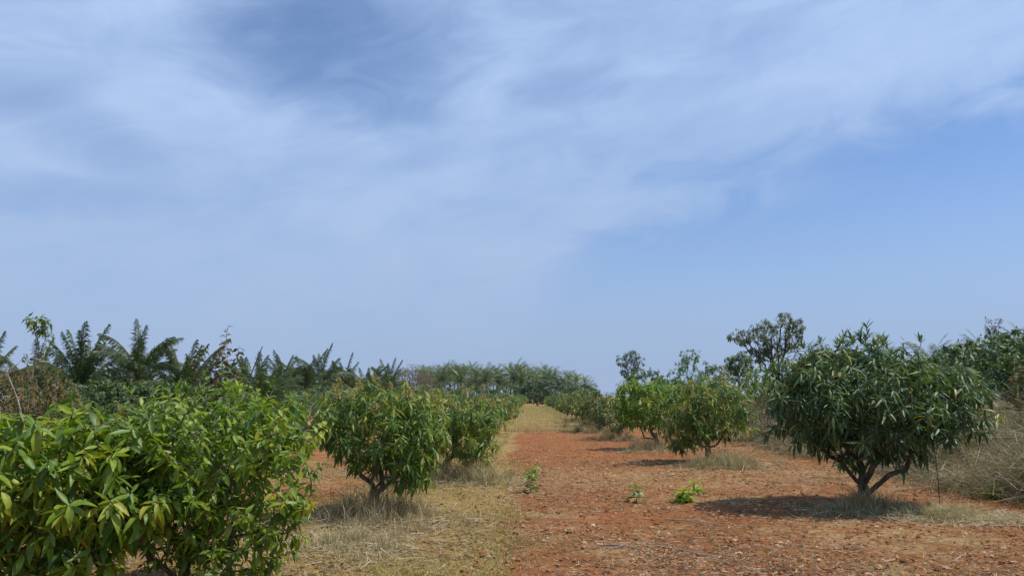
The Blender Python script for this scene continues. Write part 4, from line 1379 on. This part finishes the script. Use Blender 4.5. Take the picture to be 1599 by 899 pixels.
for i, (x, y, lab) in enumerate([(1.95, 9.0, 'tiny green weed on bare earth near the sticks'), (0.55, 8.2, 'tiny green weed nearest the bottom of the picture'), (5.6, 9.2, 'tiny green weed right of the pale grass mound'), (1.2, 10.4, 'tiny dark weed in the middle of the bare earth'), (-0.9, 9.3, 'small green weed in the short grass left of the track')]):
    stem_plant('weed', 130 + i, at_ground(x, y), [(0.03, 0, 0.05, 1), (-0.03, 0.02, 0.04, 1)], 'leaf_lime', (0.05, 0.4), 6, lab, 'weed', lod=1, tone=(0.1, 0.7), rs=0.003)


def ground_stick(name, pts, r, label, side):
    P = [(x, y, float(gz(x, y)) + z) for x, y, z in pts]
    S = [[(x, y, float(gz(x, y)) + z) for x, y, z in q] for q in side]
    return stick(name, P, r, label, 'branch', 'dead', S)


ground_stick('fallen_branch', [(1.75, 10.6, 0.015), (2.0, 10.3, 0.03), (2.2, 9.95, 0.025), (2.38, 9.5, 0.012)], 0.009, 'grey fallen branch lying on the lane below the bright seedling',
             [[(2.0, 10.3, 0.03), (2.2, 10.25, 0.05), (2.4, 10.0, 0.03)], [(2.15, 10.05, 0.03), (2.1, 9.8, 0.05), (2.2, 9.5, 0.02)]])
ground_stick('fallen_branch', [(0.75, 8.6, 0.015), (0.95, 8.45, 0.03), (1.1, 8.2, 0.025), (1.16, 8.0, 0.012)], 0.010, 'short dark fallen branch in the bottom middle of the lane',
             [[(0.95, 8.45, 0.03), (0.8, 8.25, 0.04), (0.7, 8.15, 0.02)]])
ground_stick('fallen_branch', [(1.3, 8.5, 0.015), (1.6, 8.2, 0.03), (1.8, 7.9, 0.025), (2.0, 7.45, 0.012)], 0.008, 'thin fallen branch running to the bottom edge, right of the short dark one',
             [[(1.6, 8.2, 0.03), (1.8, 8.2, 0.05), (2.0, 8.0, 0.03)], [(1.75, 8.0, 0.03), (1.6, 7.8, 0.04), (1.5, 7.6, 0.02)]])
# hanging dead twig on the big tree's right side
stick('dead_stalk', [(5.72, 11.35, 0.02), (5.70, 11.3, 0.4), (5.66, 11.25, 0.75), (5.6, 11.2, 1.1)], 0.007, 'dead stem standing up into the right side of the big dark mango crown', 'stem', 'bark_brown',
      [[(5.70, 11.3, 0.4), (5.85, 11.2, 0.32), (5.98, 11.15, 0.2)], [(5.68, 11.28, 0.6), (5.5, 11.2, 0.8), (5.3, 11.1, 0.95)]])

# ------------------------------------------------------------------ the air: a thin dry-season haze
hm, ht = new_mat('haze')
pv = ht.node('ShaderNodeVolumePrincipled')
pv.inputs['Color'].default_value = (0.80, 0.88, 1.0, 1)
pv.inputs['Density'].default_value = 0.00008
pv.inputs['Anisotropy'].default_value = 0.2
ho = ht.node('ShaderNodeOutputMaterial')
ht.l.new(pv.outputs[0], ho.inputs['Volume'])
hv = np.array([(x, y, z) for x in (-1230, 1230) for y in (-60, 1230) for z in (-1.2, 14.0)], float)
hf = np.array([(0, 1, 3, 2), (4, 6, 7, 5), (0, 4, 5, 1), (2, 3, 7, 6), (0, 2, 6, 4), (1, 5, 7, 3)])
hz = link('haze', make_mesh('haze', [(hv, hf, 0.5)], hm, False))
tag(hz, 'thin pale haze in the air over the orchard', 'haze', None, 'stuff')
